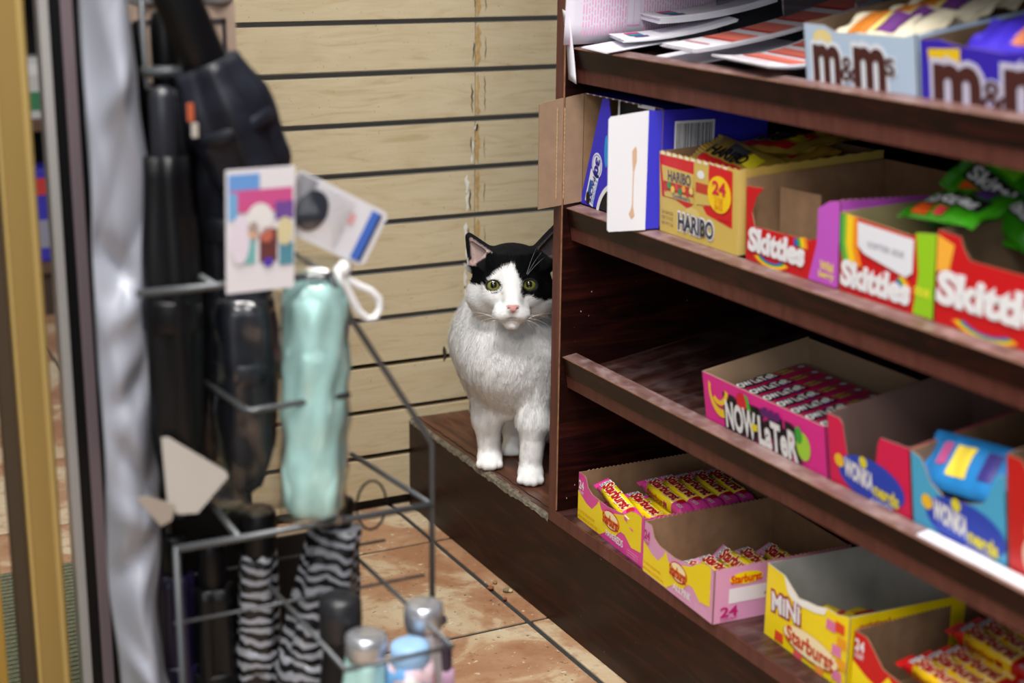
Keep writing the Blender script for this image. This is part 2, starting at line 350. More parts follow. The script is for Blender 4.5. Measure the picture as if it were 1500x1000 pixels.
ch.build('chipped_edge', M((112, 103, 88), 0.85, var=0.5, vscale=110, bump=0.6, bscale=260), unit, label='chipped pale particle board edge')
MB().tube([(XS + 0.0145 + random.uniform(-.0012, .0012) - UL.x, YP1 + 0.004 + 0.465 * i / 40 - 1, 0.1503) for i in range(41)], 0.0009, 5).build('edge_crack', M((30, 26, 24), 0.8), unit)
# end panel with edge band
sp = ubox('end_panel', XS + 0.001, XB, YP0, YP1, 0.148, 1.30, W_PANEL, 0.0006)
MB().box(-0.0006, 0.0011, YP0 - 1 + 0.0008, YP1 - 1, 0.146, 1.30).build('edge_band', W_BAND, sp)
MB().box(-0.0008, 0.0009, YP0 - 1 - 0.0003, YP0 - 1 + 0.0008, 0.166, 1.30).build('worn_edge', W_EDGE, sp)
# bottom shelf, back panel
bs = ubox('bottom_shelf', XS + 0.001, XB, -0.3, YP0, 0.146, 0.1642, W_SHELF, 0.0006)
MB().box(-0.0006, 0.0011, -1.3, YP0 - 1 + 0.001, 0.1458, 0.1636).build('edge_band', W_BAND, bs)
ubox('back_panel', XB, XB + 0.012, -0.3, YP1, 0.146, 1.30, W_PANEL)
OS = {0: Vector((0.972, 0, 0.9369)), 1: Vector((0.972, 0, 0.7349)), 2: Vector((0.973, 0, 0.5337)), 3: Vector((0.9714, 0, 0.3366))}
SV = Vector((math.cos(TH), 0, math.sin(TH))); NV = Vector((-math.sin(TH), 0, math.cos(TH)))
def SP(k, s, y, n): return OS[k] + SV * s + NV * n + Vector((0, y, 0))
for k in (0, 1, 2, 3):
    def tb(name, s0, s1, n0, n1, mats, bevel, parent, ya=-0.3, yb=YP0 - 0.0005):
        mb = MB(); P = []
        for n_ in (n0, n1):
            for (s_, y_) in ((s0, ya), (s1, ya), (s1, yb), (s0, yb)): P.append(SP(k, s_, y_, n_) - UL)
        mb.add(P, [(0, 3, 2, 1), (4, 5, 6, 7), (0, 1, 5, 4), (1, 2, 6, 5), (2, 3, 7, 6), (3, 0, 4, 7)])
        return mb.build(name, mats, parent, bevel=bevel)
    sb = tb('shelf_board', 0.0012, 0.405, 0.0, 0.0188, W_SHELF, 0.0005, unit)
    tb('edge_band', -0.0003, 0.0012, 0.0002, 0.0186, W_BAND, 0, sb)
    lip = tb('lip', -0.0022, 0.0185, 0.0190, 0.0428, W_LIP, 0.0006, sb)
    tb('lip_top', -0.0018, 0.0182, 0.0428, 0.0436, W_TOPS, 0, sb)
    tb('worn_edge', -0.0026, -0.0014, 0.0424, 0.0434, W_EDGE, 0, sb)
# a few pale nicks on the end panel
for (x, z) in ((0.9885, 0.437), (1.004, 0.462), (0.985, 0.197), (0.973, 0.18)):
    MB().box(x - UL.x, x + 0.0008 - UL.x, YP0 - 1 - 0.0006, YP0 - 1, z, z + 0.0016).build('nick', M((200, 180, 170), 0.8), sp)

# ------------------------------------------------------------------ cartons
def carton(name, label, group, loc, tilt, W, D, H, outer, inner=KRAFT, fr=None, ri=None, le=None, ba=None, turn=0.0, th=0.0013, mats=None):
    root = thing(name, label, 'box', loc, (tilt, 0, -PI / 2 + turn), group)
    mats = mats or {}
    R = lambda a, b: [(0, 0), (a, 0), (a, b), (0, b)]
    def pan(nm, pts, org, u, v, nr, key):
        return MB().prism(pts, org, u, v, nr, th, (0, 1, 1)).build(nm, [mats.get(key, outer), inner], root)
    pan('bottom_panel', R(W - 0.0006, D - 0.0006), (0.0003, 0.0003, 0), (1, 0, 0), (0, 1, 0), (0, 0, -1), 'b')
    pan('front_panel', fr or R(W, H), (0, 0, 0), (1, 0, 0), (0, 0, 1), (0, -1, 0), 'f')
    pan('back_panel', ba or R(W, H), (0, D, 0), (1, 0, 0), (0, 0, 1), (0, 1, 0), 'k')
    pan('side_panel', le or R(D, H), (0, 0, 0), (0, 1, 0), (0, 0, 1), (-1, 0, 0), 'l')
    pan('side_panel', ri or R(D, H), (W, 0, 0), (0, 1, 0), (0, 0, 1), (1, 0, 0), 'r')
    return root
def mw_of(o): return Matrix.Translation(o.location) @ o.rotation_euler.to_matrix().to_4x4()
def place(o, box, loc, rot=(0, 0, 0)):
    m = mw_of(box) @ Matrix.Translation(loc) @ Euler(rot).to_matrix().to_4x4()
    o.location = m.to_translation(); o.rotation_euler = m.to_euler(); return o

# --- wrapped chew stick
def loft(mb, secs, n=16, p=3.2, mi=0):
    vs = []
    for (x, wy, hz, yc, zc) in secs:
        for j in range(n):
            a = 2 * PI * (j + 0.5) / n; c, s = math.cos(a), math.sin(a)
            vs.append((x, yc + wy * math.copysign(abs(c) ** (2 / p), c), zc + hz * math.copysign(abs(s) ** (2 / p), s)))
    k = len(secs)
    fs = [(i * n + j, i * n + (j + 1) % n, (i + 1) * n + (j + 1) % n, (i + 1) * n + j) for i in range(k - 1) for j in range(n)]
    fs = [tuple(reversed(f)) for f in fs]
    fs += [tuple(range(n)), tuple(range(k * n - 1, (k - 1) * n - 1, -1))]
    return mb.add(vs, fs, mi)
def crimp(mb, x0, x1, wy, z, d):
    n = 12; vs = []
    for j in range(2 * n + 1):
        y = -wy + 2 * wy * j / (2 * n); zz = z + (0.0006 if j % 2 else -0.0006); vs += [(x0, y, zz), (x1 + (0.0012 if j % 2 else 0) * d, y, zz)]
    top = [(i * 2, i * 2 + 1, i * 2 + 3, i * 2 + 2) for i in range(2 * n)]
    mb.add(vs, top); mb.add([(a, b, c - 0.0005) for a, b, c in vs], [tuple(reversed(f)) for f in top]); return mb
YEL = M((250, 222, 10), 0.38, coat=0.3); RED = M((206, 24, 30), 0.4); MAROON = M((150, 22, 30), 0.45); CREAM = M((252, 236, 190), 0.45)
def chew_stick(body, yel=YEL, L=0.124, W=0.0215, H=0.0185):
    root = thing('chew_stick', 'x', 'candy')
    mb = MB(); r = random.Random(3)
    secs = [(0.010, W * .50, .0008, 0, H * .5), (0.014, W * .5, H * .25, 0, H * .5), (0.018, W * .5, H * .44, 0, H * .5)]
    for i in range(9):
        x = 0.022 + (L - 0.044) * i / 8; secs.append((x, W * (.5 + r.uniform(-.012, .012)), H * (.5 + r.uniform(-.015, .015)), 0, H * .5))
    secs += [(L - 0.018, W * .5, H * .44, 0, H * .5), (L - 0.014, W * .5, H * .25, 0, H * .5), (L - 0.010, W * .5, .0008, 0, H * .5)]
    loft(mb, secs); wr = mb.build('wrapper', body, root, smooth=True)
    crimp(MB(), 0.0105, 0.001, W * .53, H * .5, -1).build('crimped_end', body, root)
    crimp(MB(), L - 0.0105, L - 0.001, W * .53, H * .5, 1).build('crimped_end', body, root)
    mb = MB(); loft(mb, [(0.0262, W * .508, H * .508, 0, H * .5), (0.05, W * .512, H * .515, 0, H * .5), (0.09, W * .508, H * .512, 0, H * .5)]); mb.build('yellow_band', yel, root, smooth=True)
    letters(root, 'Starburst', CREAM, 0.026, -0.0065, 0.062, 0.0135, TOP, off=H * 1.045, bold=0.10, name='lettering_outline')
    letters(root, 'Starburst', M((170, 14, 30), 0.45), 0.026, -0.0065, 0.062, 0.0135, TOP, off=H * 1.065, bold=0.045)
    patch(root, rect(0.019, 0.0255, -0.008, 0.008), M((210, 214, 220), 0.3), TOP, off=H * 1.03, name='foil_print')
    letters(root, 'DUO', M((60, 60, 70), 0.4), 0.0245, -0.007, 0.013, 0.0045, TOP, off=H * 1.05, rot=PI / 2)
    patch(root, oval(0.096, 0.001, 0.0055, 0.0055, 12), M((200, 20, 40), 0.4), TOP, off=H * 1.01, name='fruit_print')
    letters(root, 'REDS', WHITE, 0.099, -0.009, 0.012, 0.005, TOP, off=H * 1.01)
    letters(root, 'Starburst', M((176, 60, 20), 0.45), 0.030, H * .3, 0.05, H * .45, FRONT, base=(0, -W * .513, 0), off=0.0006, bold=0.02)
    return root
PINK = M((228, 66, 160), 0.36, coat=0.3); LPINK = M((226, 160, 200), 0.36, coat=0.3); REDW = M((206, 22, 26), 0.36, coat=0.3)

def wave_yellow(root, W, H, mat, lo, hi, seedv, z_top=None):
    r = random.Random(seedv); up = []; n = 26
    for i in range(n + 1):
        t = i / n; up.append((W * t, H * (hi - 0.10 * t + 0.05 * math.sin(t * 13) + (0.16 if 0.30 < t < 0.36 else 0))))
    lowp = [(W * t, H * (lo(t))) for t in [1 - i / n for i in range(n + 1)]]
    patch(root, up + lowp, mat, name='yellow_print')
def starburst_box(name, label, loc, W, D, H, colmat, turn, pink_txt, sub, cut_l=True):
    # front lip cut in a dip with a tall left post
    fr = [(0, 0), (W, 0), (W, H), (W * .93, H * 1.0)] + [(W * .80, H * .97), (W * .70, H * .80), (W * .45, H * .70), (W * .22, H * .72), (W * .15, H * .80), (W * .115, H * .96), (W * .09, H), (0, H)]
    le = [(0, 0), (D, 0)] + list(reversed(perforated(0.012, H * 1.0, D, H * 1.06))) + [(0, H)]
    ri = [(0, 0), (D, 0)] + list(reversed(perforated(0.0, H * 1.0, D, H * 1.03))) 
    root = carton(name, label, 'chew boxes on the bottom shelf', loc, 0, W, D, H, colmat, KRAFT, fr=fr, le=le, ri=ri, turn=turn)
    fp = [(0.0, H * .62), (W * .13, H * .46)] + [(W * .22, H * .42), (W * .30, H * .60), (W * .33, H * .72), (W * .37, H * .56), (W * .45, H * .50), (W * .55, H * .66), (W * .70, H * .78), (W * .80, H * .95), (W * .86, H * .99), (W * .93, H)]
    fp += [(W * .955, H * .98), (W * .955, H * .28), (W * .82, H * .24), (W * .72, H * .40), (W * .66, H * .40), (W * .58, H * .22), (W * .45, H * .18), (W * .35, H * .02), (0, H * .02)]
    patch(root, fp, YEL, name='yellow_print')
    patch(root, oval(W * .52, H * .48, W * .125, H * .19), RED, off=0.0006, name='logo_ring'); patch(root, oval(W * .52, H * .485, W * .115, H * .165), CREAM, off=0.0009, name='logo_oval')
    outlined(root, 'Starburst', M((198, 20, 30), 0.45), M((246, 190, 40), 0.45), W * .405, H * .37, W * .23, H * .20, off=0.0012, bold=0.03, obold=0.06)
    letters(root, '24', pink_txt, W * .015, H * .68, W * .075, H * .17, bold=0.03); letters(root, 'COUNT', pink_txt, W * .015, H * .58, W * .075, H * .06, bold=0.01)
    letters(root, 'NET WT 49.68 OZ (3 LBS 1.68 OZ) 1.41kg', M((214, 130, 20), 0.5), W * .01, H * .05, W * .30, H * .075, bold=0.0)
    letters(root, '24 - 2.07 OZ (58.7g) PACKAGES', M((214, 130, 20), 0.5), W * .01, H * .17, W * .26, H * .07, bold=0.0)
    letters(root, sub[0], WHITE, W * .45, H * .12, W * .12, H * .11, bold=0.03); letters(root, sub[1], WHITE, W * .58, H * .11, W * .12, H * .14, bold=0.03)
    for i in range(3): letters(root, 'naturally and artificially flavored', WHITE, W * .76, H * (.04 + .05 * i), W * .16, H * .025, bold=0.0)
    return root
H1 = 0.0655
sb1 = starburst_box('candy_carton', 'bright pink and yellow fruit chew carton beside the end panel on bottom shelf', (0.9715, 1.6795, 0.1645), 0.181, 0.185, H1, PINK, -0.055, WHITE, ('FAVE', 'REDS'))
sb2 = starburst_box('candy_carton', 'pale pink and yellow fruit chew carton, second on the bottom shelf', (0.9585, 1.4955, 0.1645), 0.163, 0.185, H1, LPINK, -0.055, M((196, 30, 120), 0.5), ('ALL', 'PINK'))
MG = M((196, 24, 120), 0.5)
patch(sb2, rect(0.02, 0.14, 0.022, 0.040), M((238, 232, 238), 0.5), SIDE, base=(0.163, 0, 0), name='sticker'); letters(sb2, '24', MG, 0.010, 0.007, 0.022, 0.0115, SIDE, base=(0.163, 0, 0), bold=0.03)
letters(sb2, 'COUNT', MG, 0.010, 0.002, 0.022, 0.0035, SIDE, base=(0.163, 0, 0), bold=0.01)
patch(sb2, oval(0.042, 0.051, 0.022, 0.0075), YEL, SIDE, base=(0.163, 0, 0), off=0.0004, name='logo_oval'); letters(sb2, 'Starburst', M((224, 60, 20), 0.45), 0.022, 0.046, 0.040, 0.0095, SIDE, base=(0.163, 0, 0), off=0.0008, bold=0.035)
letters(sb2, 'Distributed by', M((90, 90, 120), 0.5), 0.070, 0.034, 0.03, 0.004, SIDE, base=(0.163, 0, 0), off=0.0008, bold=0); letters(sb2, '4 10 22', M((90, 90, 120), 0.5), 0.066, 0.026, 0.025, 0.004, SIDE, base=(0.163, 0, 0), off=0.0008, bold=0)
patch(sb1, rect(0.0, 0.014, 0.0, 0.06), M((200, 40, 140), 0.4), SIDE, base=(0.181, 0, 0), name='print')
stk = chew_stick(PINK); st_used = [False]
def stick(box, loc, rot, label, proto, flag, group):
    o = proto if not flag[0] else copy_tree(proto); flag[0] = True
    tag(o, label, 'candy', group); place(o, box, loc, rot); return o
G1 = 'chew sticks in the bright pink carton'
stick(sb1, (0.030, 0.020, 0.052), (0.35, 0.14, -0.06), 'pink chew stick propped on the front rim of the bright pink carton', stk, st_used, G1)
stick(sb1, (0.040, 0.020, 0.026), (0.1, 0.02, 0.02), 'chew stick mostly hidden under the propped one, front of the bright pink carton', stk, st_used, G1)
stick(sb1, (0.052, 0.044, 0.038), (0.1, 0.06, -0.03), 'dull chew stick lying low between front stick and the back rows, bright pink carton', stk, st_used, G1)
names = ['nearest', 'second', 'third', 'fourth', 'fifth', 'rearmost']
for i in range(5):
    stick(sb1, (0.050, 0.071 + 0.0228 * i, 0.052 + 0.001 * (i % 2)), (0.12, 0.05, 0.0), 'pink chew stick, %s in the back top row of the bright pink carton' % names[i], stk, st_used, G1)
    stick(sb1, (0.048, 0.071 + 0.0228 * i, 0.030), (0.0, 0.02, 0.0), 'pink chew stick beneath the %s stick of the back top row' % names[i], stk, st_used, G1)
stk2 = chew_stick(LPINK); f2 = [False]
G2 = 'chew sticks in the pale pink carton'
for i, (x, y, z, rx, rz) in enumerate([(0.034, 0.030, 0.010, 0.1, 0.04), (0.034, 0.056, 0.012, 0.15, 0.0), (0.036, 0.088, 0.020, 0.7, -0.04), (0.036, 0.112, 0.014, 0.2, -0.1), (0.038, 0.150, 0.014, 0.5, -0.06)]):
    stick(sb2, (x, y, z), (rx, -0.03, rz), '%s of the pale pink chew sticks left in the pale pink carton' % ['nearest', 'second', 'third', 'fourth', 'rearmost'][i], stk2, f2, G2)

# --- yellow mini pack carton with torn opening
WM, DM, HM = 0.152, 0.15, 0.084
fr = [(0, 0), (WM, 0), (WM, HM), (WM * .86, HM * .93), (WM * .72, HM * .92), (WM * .62, HM * .86), (WM * .52, HM * .84), (WM * .40, HM * .80), (WM * .30, HM * .90), (WM * .22, HM * .98), (0, HM)]
mini = carton('candy_carton', 'tall yellow mini chews carton with a torn open front on bottom shelf', 'chew boxes on the bottom shelf', (0.990, 1.291, 0.1645), 0, WM, DM, HM, YEL, GREYB, fr=fr, turn=-0.05)
tor = [(WM * .22, HM * .985), (WM * .30, HM * .90), (WM * .40, HM * .80), (WM * .52, HM * .84), (WM * .62, HM * .86), (WM * .74, HM * .92), (WM * .72, HM * .82), (WM * .60, HM * .76), (WM * .50, HM * .74), (WM * .38, HM * .70), (WM * .28, HM * .78)]
patch(mini, tor, M((244, 242, 238), 0.8), off=0.0005, name='torn_edge')
letters(mini, 'MiNi', M((170, 24, 60), 0.5), WM * .10, HM * .42, WM * .34, HM * .24, bold=0.12, off=0.0005, name='lettering_outline', rot=0.08)
letters(mini, 'MiNi', WHITE, WM * .10, HM * .42, WM * .34, HM * .24, bold=0.035, off=0.001, rot=0.08)
patch(mini, oval(WM * .58, HM * .24, WM * .34, HM * .19), M((200, 120, 20), 0.5), off=0.0005, name='logo_ring'); patch(mini, oval(WM * .58, HM * .26, WM * .325, HM * .17), CREAM, off=0.001, name='logo_oval')
letters(mini, 'Starburst', M((206, 70, 30), 0.5), WM * .30, HM * .16, WM * .56, HM * .20, off=0.0015, bold=0.03)
for i, (x, z, c) in enumerate([(.80, .74, (226, 120, 170)), (.90, .78, (230, 70, 30)), (.93, .60, (240, 160, 30)), (.88, .46, (228, 130, 180)), (.94, .32, (244, 170, 40)), (.90, .14, (230, 130, 170)), (.20, .10, (226, 70, 40)), (.44, .03, (226, 90, 90)), (.70, .03, (244, 150, 60))]):
    c0 = 0.055
    patch(mini, [(WM * (x - c0), HM * (z - .07)), (WM * (x + c0), HM * (z - .06)), (WM * (x + c0 * .9), HM * (z + .07)), (WM * (x - c0 * .9), HM * (z + .07))], M(c, 0.45), off=0.0008, name='chew_print')
letters(mini, 'original', M((190, 60, 40), 0.5), 0.012, HM * .78, 0.038, HM * .12, SIDE, base=(WM, 0, 0), bold=0.03)
# twisted wrapped chews inside
def wrapped_chew(label, box, loc, rot, col):
    root = thing('wrapped_chew', label, 'candy', group='wrapped chews in the yellow carton')
    mb = MB(); loft(mb, [(0, .012, .001, 0, .006), (.004, .011, .004, 0, .006), (.012, .011, .006, 0, .006), (.040, .0115, .0062, 0, .006), (.048, .011, .004, 0, .006), (.052, .012, .001, 0, .006)]); mb.build('wrapper', col, root, smooth=True)
    patch(root, [(0.016, -0.010), (0.022, -0.010), (0.030, 0.010), (0.024, 0.010)], MAROON, TOP, off=0.0128, name='print'); place(root, box, loc, rot)
DY = M((186, 160, 20), 0.4)
wrapped_chew('yellow wrapped chew with a maroon stripe lying inside the torn yellow carton', mini, (0.085, 0.05, 0.048), (0.1, -0.05, 0.15), DY)
wrapped_chew('yellow wrapped chew half hidden at the torn rim of the yellow carton', mini, (0.062, 0.030, 0.044), (0.5, 0.1, 0.3), DY)
wrapped_chew('lowest wrapped chew under the striped one in the torn yellow carton', mini, (0.080, 0.055, 0.030), (0, 0, -0.1), DY)
# --- red original carton, cut off by the frame
WR, DR, HR = 0.182, 0.19, 0.072
fr = [(0, 0), (WR, 0), (WR, HR), (WR * .9, HR * .75), (WR * .45, HR * .62), (WR * .25, HR * .68), (WR * .14, HR * .92), (WR * .10, HR), (0, HR)]
redb = carton('candy_carton', 'red and yellow fruit chew carton nearest the camera on the bottom shelf', 'chew boxes on the bottom shelf', (0.985, 1.134, 0.1645), 0, WR, DR, HR, M((206, 24, 28), 0.4), KRAFT, fr=fr, turn=0.0,
              le=[(0, 0), (DR, 0)] + list(reversed(perforated(0.0, HR, DR, HR * 1.04))))
patch(redb, [(0, HR * .55), (WR * .12, HR * .42), (WR * .22, HR * .36), (WR * .30, HR * .62), (WR * .36, HR * .50), (WR * .5, HR * .60), (WR * .9, HR * .70), (WR * .95, HR * .3), (WR * .5, HR * .05), (0, HR * .03)], YEL, name='yellow_print')
letters(redb, '24', WHITE, WR * .015, HR * .74, WR * .075, HR * .16, bold=0.03); letters(redb, 'COUNT', WHITE, WR * .015, HR * .62, WR * .075, HR * .08, bold=0.02)
patch(redb, oval(WR * .52, HR * .42, WR * .15, HR * .2), CREAM, off=0.0006, name='logo_oval'); letters(redb, 'Starburst', RED, WR * .39, HR * .32, WR * .27, HR * .22, off=0.001, bold=0.03)
patch(redb, oval(WR * .74, HR * .72, 0.016, 0.011), M((50, 110, 220), 0.4), off=0.001, name='blue_spot')
stk3 = chew_stick(REDW, M((244, 196, 12), 0.38, coat=0.3)); f3 = [False]
for i in range(4):
    stick(redb, (0.045, 0.028 + 0.0235 * i, 0.046), (0.2, 0.0, -0.02), 'red wrapped chew stick, %s in the lower row of the red carton' % ['nearest', 'second', 'third', 'fourth'][i], stk3, f3, 'red chew sticks in the nearest carton')
for i in range(3):
    stick(redb, (0.040, 0.095 + 0.0240 * i, 0.066), (0.25, 0.05, 0.03), 'red wrapped chew stick, %s in the raised back row of the red carton' % ['nearest', 'middle', 'farthest'][i], stk3, f3, 'red chew sticks in the nearest carton')

# --- shelf 2: blue cookie carton standing level on the lip with its flaps open
BLUE = M((52, 48, 196), 0.42); W2, D2, H2 = 0.184, 0.150, 0.141
blue = carton('cookie_carton', 'blue cookie pack carton with open flaps beside the end panel', 'cartons on the second shelf', (0.986, 1.7125, 0.5805), 0, W2, D2, H2, BLUE, KRAFT,
    fr=[(0.012, 0), (W2, 0), (W2, 0.004), (0.012, 0.004)], le=[(0, 0), (D2, 0), (D2, H2), (0, H2)])
# slanted display panel inside the mouth
MB().prism([(-0.003, 0.001), (0.090, 0.001), (0.090, 0.020), (0.062, 0.139), (0.047, 0.139)], (0, -0.0012, 0), (1, 0, 0), (0, 0, 1), (0, -1, 0), 0.001, (0, 1, 0)).build('slanted_panel', [BLUE, KRAFT], blue)
DK = M((14, 14, 16), 0.6, var=0.4, vscale=300); LAB = M((232, 234, 242), 0.5); PB = (0, -0.0012, 0)
MB().prism([(0.060, 0.02), (0.150, 0.02), (0.150, 0.139), (0.070, 0.139)], (0, 0.010, 0), (1, 0, 0), (0, 0, 1), (0, -1, 0), 0.001, (0, 0, 0)).build('dark_inside', DK, blue)  # dark sheet standing in for the shaded inside of the carton
patch(blue, rect(0.068, 0.073, 0.09, 0.139), WHITE, base=(0, 0.009, 0), name='print')
def tilt_rect(cx, cz, l, wd, ang):
    c, s = math.cos(ang), math.sin(ang); return [(cx + a * c - b * s, cz + a * s + b * c) for a, b in ((-l / 2, -wd / 2), (l / 2, -wd / 2), (l / 2, wd / 2), (-l / 2, wd / 2))]
patch(blue, tilt_rect(0.0270, 0.0245, 0.044, 0.021, 1.25), LAB, base=PB, off=.0004, name='label_print'); patch(blue, oval(0.0385, 0.0545, 0.0125, 0.0160), LAB, base=PB, off=.0004, name='label_print'); patch(blue, band(0.0385, 0.0545, 0.0098, 0.0130, 0.0106, 0.0138, 0, 2 * PI, 24), M((60, 60, 190), .5), base=PB, off=.0007, name='label_ring')
letters(blue, '30', M((36, 26, 150), 0.5), 0.0370, 0.0640, 0.019, 0.0095, base=PB, off=.001, bold=0.05, rot=-1.85)
letters(blue, 'PACKS', M((36, 26, 150), 0.5), 0.0305, 0.0400, 0.034, 0.0065, base=PB, off=.001, bold=0.03, rot=-1.89); letters(blue, '4 COOKIES', M((60, 150, 220), 0.5), 0.0385, 0.0370, 0.034, 0.0042, base=PB, off=.001, bold=0.01, rot=-1.89)
patch(blue, tilt_rect(0.0210, 0.0200, 0.030, 0.006, 1.25), M((20, 90, 170), 0.5), base=PB, off=.0008, name='print'); patch(blue, oval(0.0190, 0.0110, 0.005, 0.008), DK, base=PB, off=.0012, name='print')
patch(blue, band(0.090, -0.012, 0.046, 0.046, 0.052, 0.052, 1.6, 3.0), WHITE, base=PB, off=.0006, name='print'); patch(blue, [(0.044, 0.001)] + oval(0.090, -0.012, 0.046, 0.046, 12, 2.86, 1.6) + [(0.089, 0.001)], DK, base=PB, off=.0005, name='print'); patch(blue, oval(0.060, 0.075, 0.005, 0.02), M((40, 150, 220), 0.4), base=PB, name='print')
# top rim strip with perforations
MB().prism([(0, 0), (W2, 0), (W2, 0.055)] + [(W2 * (1 - i / 24), 0.055 + (0.001 if i % 2 else -0.001)) for i in range(25)][1:], (0, 0, H2), (1, 0, 0), (0, 1, 0), (0, 0, 1), 0.0013, (0, 1, 1)).build('top_panel', [BLUE, KRAFT], blue)
pw = [rect(0.008 + 0.0155 * i, 0.014 + 0.0155 * i, H2 - 0.0012, H2 + 0.0002) for i in range(9)] + [rect(0.130, 0.168, H2 - 0.004, H2 + 0.0002)]
multi(blue, pw, M((226, 224, 230), 0.7), name='torn_perforation', off=0.0014)
# side flap seen from inside (corrugated) and white outer flap
fl1 = MB().prism([(0, 0.003), (0.060, -0.004), (0.0605, 0.128), (0.057, 0.130), (0, H2 - 0.001)], (0.001, -0.001, 0), Vector((-0.10, -1.0, 0)).normalized(), (0, 0, 1), Vector((1.0, -0.10, 0)).normalized(), 0.0016, (0, 1, 0)).build('flap', [M((150, 122, 98), 0.85, var=0.1, vscale=60), BLUE], blue, label='brown cardboard flap')
for a in (0.026, 0.036):
    MB().tube([(0.0015 - 0.10 * a, -0.001 - 0.995 * a - 0.0, 0.008 + 0.115 * i / 40) for i in range(41)], [0.0007 if i % 2 else 0.0003 for i in range(41)], 5).build('perforation', M((196, 164, 124), 0.85), fl1)
fu = Vector((-0.42, -0.90, 0)).normalized(); fn = Vector((0.90, -0.42, 0)).normalized()
wf = MB().prism([(0, 0.001), (0.016, 0.0), (0.016, H2 - 0.002), (0, H2 - 0.0015)], (W2 - 0.0008, -0.0006, 0), fu, (0, 0, 1), fn, 0.0014, (0, 1, 0)).build('flap', [BLUE, KRAFT], blue, label='blue strip of the open flap')
MB().prism([(0.016, -0.001), (0.059, -0.0035), (0.061, -0.001), (0.0625, 0.128), (0.060, 0.1315), (0.016, H2 - 0.002)], (W2 - 0.0008, -0.0006, 0), fu, (0, 0, 1), fn, 0.0014, (0, 1, 0)).build('flap', [M((226, 226, 233), 0.45), KRAFT], blue, label='white open flap with a brown stain')
stn = [(0.030, 0.098), (0.034, 0.092), (0.0335, 0.080), (0.0325, 0.068), (0.0325, 0.030), (0.0335, 0.024), (0.036, 0.018), (0.033, 0.012), (0.029, 0.016), (0.031, 0.026), (0.0315, 0.050), (0.0312, 0.068), (0.0285, 0.080), (0.0285, 0.092)]
patch(blue, [(a, b) for a, b in stn], M((204, 168, 138), 0.7), face=(tuple(fu), (0, 0, 1), tuple(fn)), base=(W2 - 0.0008, -0.0006, 0), off=0.0005, name='stain')
# bar code on the near side
patch(blue, rect(0.016, 0.072, 0.082, 0.126), LAB, SIDE, base=(W2, 0, 0), name='label_print')
bars = []; x = 0.019
while x < 0.068:
    wd = random.choice((0.0006, 0.001, 0.0015)); bars.append(rect(x, x + wd, 0.088, 0.123)); x += wd + random.choice((0.0007, 0.001, 0.0014))
multi(blue, bars, M((40, 38, 44), 0.6), SIDE, base=(W2, 0, 0), off=0.0006, name='bar_code')

# --- gold gummy carton
GOLD = M((214, 184, 92), 0.42); GRED = M((214, 26, 28), 0.42); t3 = math.radians(2.5)
def on_lip(Y, s=0.019): return SP(2, s, Y, 0.0437)
WH, DH, HH = 0.157, 0.20, 0.094
hari = carton('gummy_carton', 'gold and red gummy candy carton full of gold bags', 'cartons on the second shelf', on_lip(1.527), t3, WH, DH, HH, GOLD, KRAFT,
    fr=[(0, 0), (WH, 0), (WH, HH)] + list(reversed(perforated(0, HH * 1.0, WH, HH, 0.012, 0.0016))), ri=[(0, 0), (DH, 0)] + list(reversed(perforated(0, HH, DH, HH * 1.02, 0.02, 0.001))))
tw = [rect(0.004 + 0.0125 * i, 0.012 + 0.0125 * i, HH - 0.003, HH + 0.0006) for i in range(11)]
multi(hari, tw, M((236, 226, 200), 0.8), name='torn_perforation')
patch(hari, [(0.001, HH * .96), (0.072, HH * .97), (0.072, HH * .46), (0.060, HH * .38), (0.035, HH * .45), (0.006, HH * .45)], GRED, name='red_print')
patch(hari, [(0.006, HH * .84), (0.0725, HH * .82), (0.0725, HH * .46), (0.012, HH * .46)], GOLD, off=0.0007, name='bag_print'); letters(hari, 'HARIBO', M((70, 70, 110), 0.5), 0.020, HH * .665, 0.047, HH * .13, off=0.0012, bold=0.02)
patch(hari, rect(0.010, 0.0725, HH * .54, HH * .65), M((180, 60, 40), 0.5), off=0.001, name='bag_band')
for i, c in enumerate([(200, 60, 40), (60, 150, 80), (240, 200, 80), (220, 60, 60), (60, 130, 90), (240, 160, 60), (200, 40, 50), (230, 210, 120)]):
    patch(hari, oval(0.015 + 0.0076 * i, HH * (.57 + .04 * (i % 2)), 0.0042, HH * .045, 10), M(c, 0.45), off=0.0014, name='gummy_print')
letters(hari, 'Goldbears', M((60, 80, 150), 0.5), 0.030, HH * .475, 0.036, HH * .05, off=0.0014, bold=0.01)
patch(hari, [(0.102, HH * .99), (0.1475, HH * .97), (0.1475, HH * .30), (0.098, HH * .38), (0.090, HH * .46), (0.100, HH * .50)], GRED, name='red_print')
patch(hari, [(0.0745, HH * .94), (0.101, HH * .92), (0.106, HH * .50), (0.078, HH * .47)], GOLD, off=0.0007, name='bag_print')
patch(hari, rect(0.077, 0.102, HH * .62, HH * .74), M((196, 60, 36), 0.5), off=0.001, name='bag_band'); patch(hari, oval(0.087, HH * .84, 0.007, HH * .05), WHITE, off=0.001, name='print')
patch(hari, oval(0.1235, HH * .66, 0.0225, HH * .22), M((250, 206, 20), 0.4), off=0.0012, name='count_disc'); letters(hari, '24', M((214, 30, 60), 0.5), 0.1115, HH * .66, 0.024, HH * .15, off=0.0017, bold=0.04)
letters(hari, '2 OZ', M((220, 130, 20), 0.5), 0.116, HH * .56, 0.015, HH * .06, off=0.0017, bold=0.02); letters(hari, 'BAGS', M((220, 130, 20), 0.5), 0.116, HH * .48, 0.015, HH * .06, off=0.0017, bold=0.02)
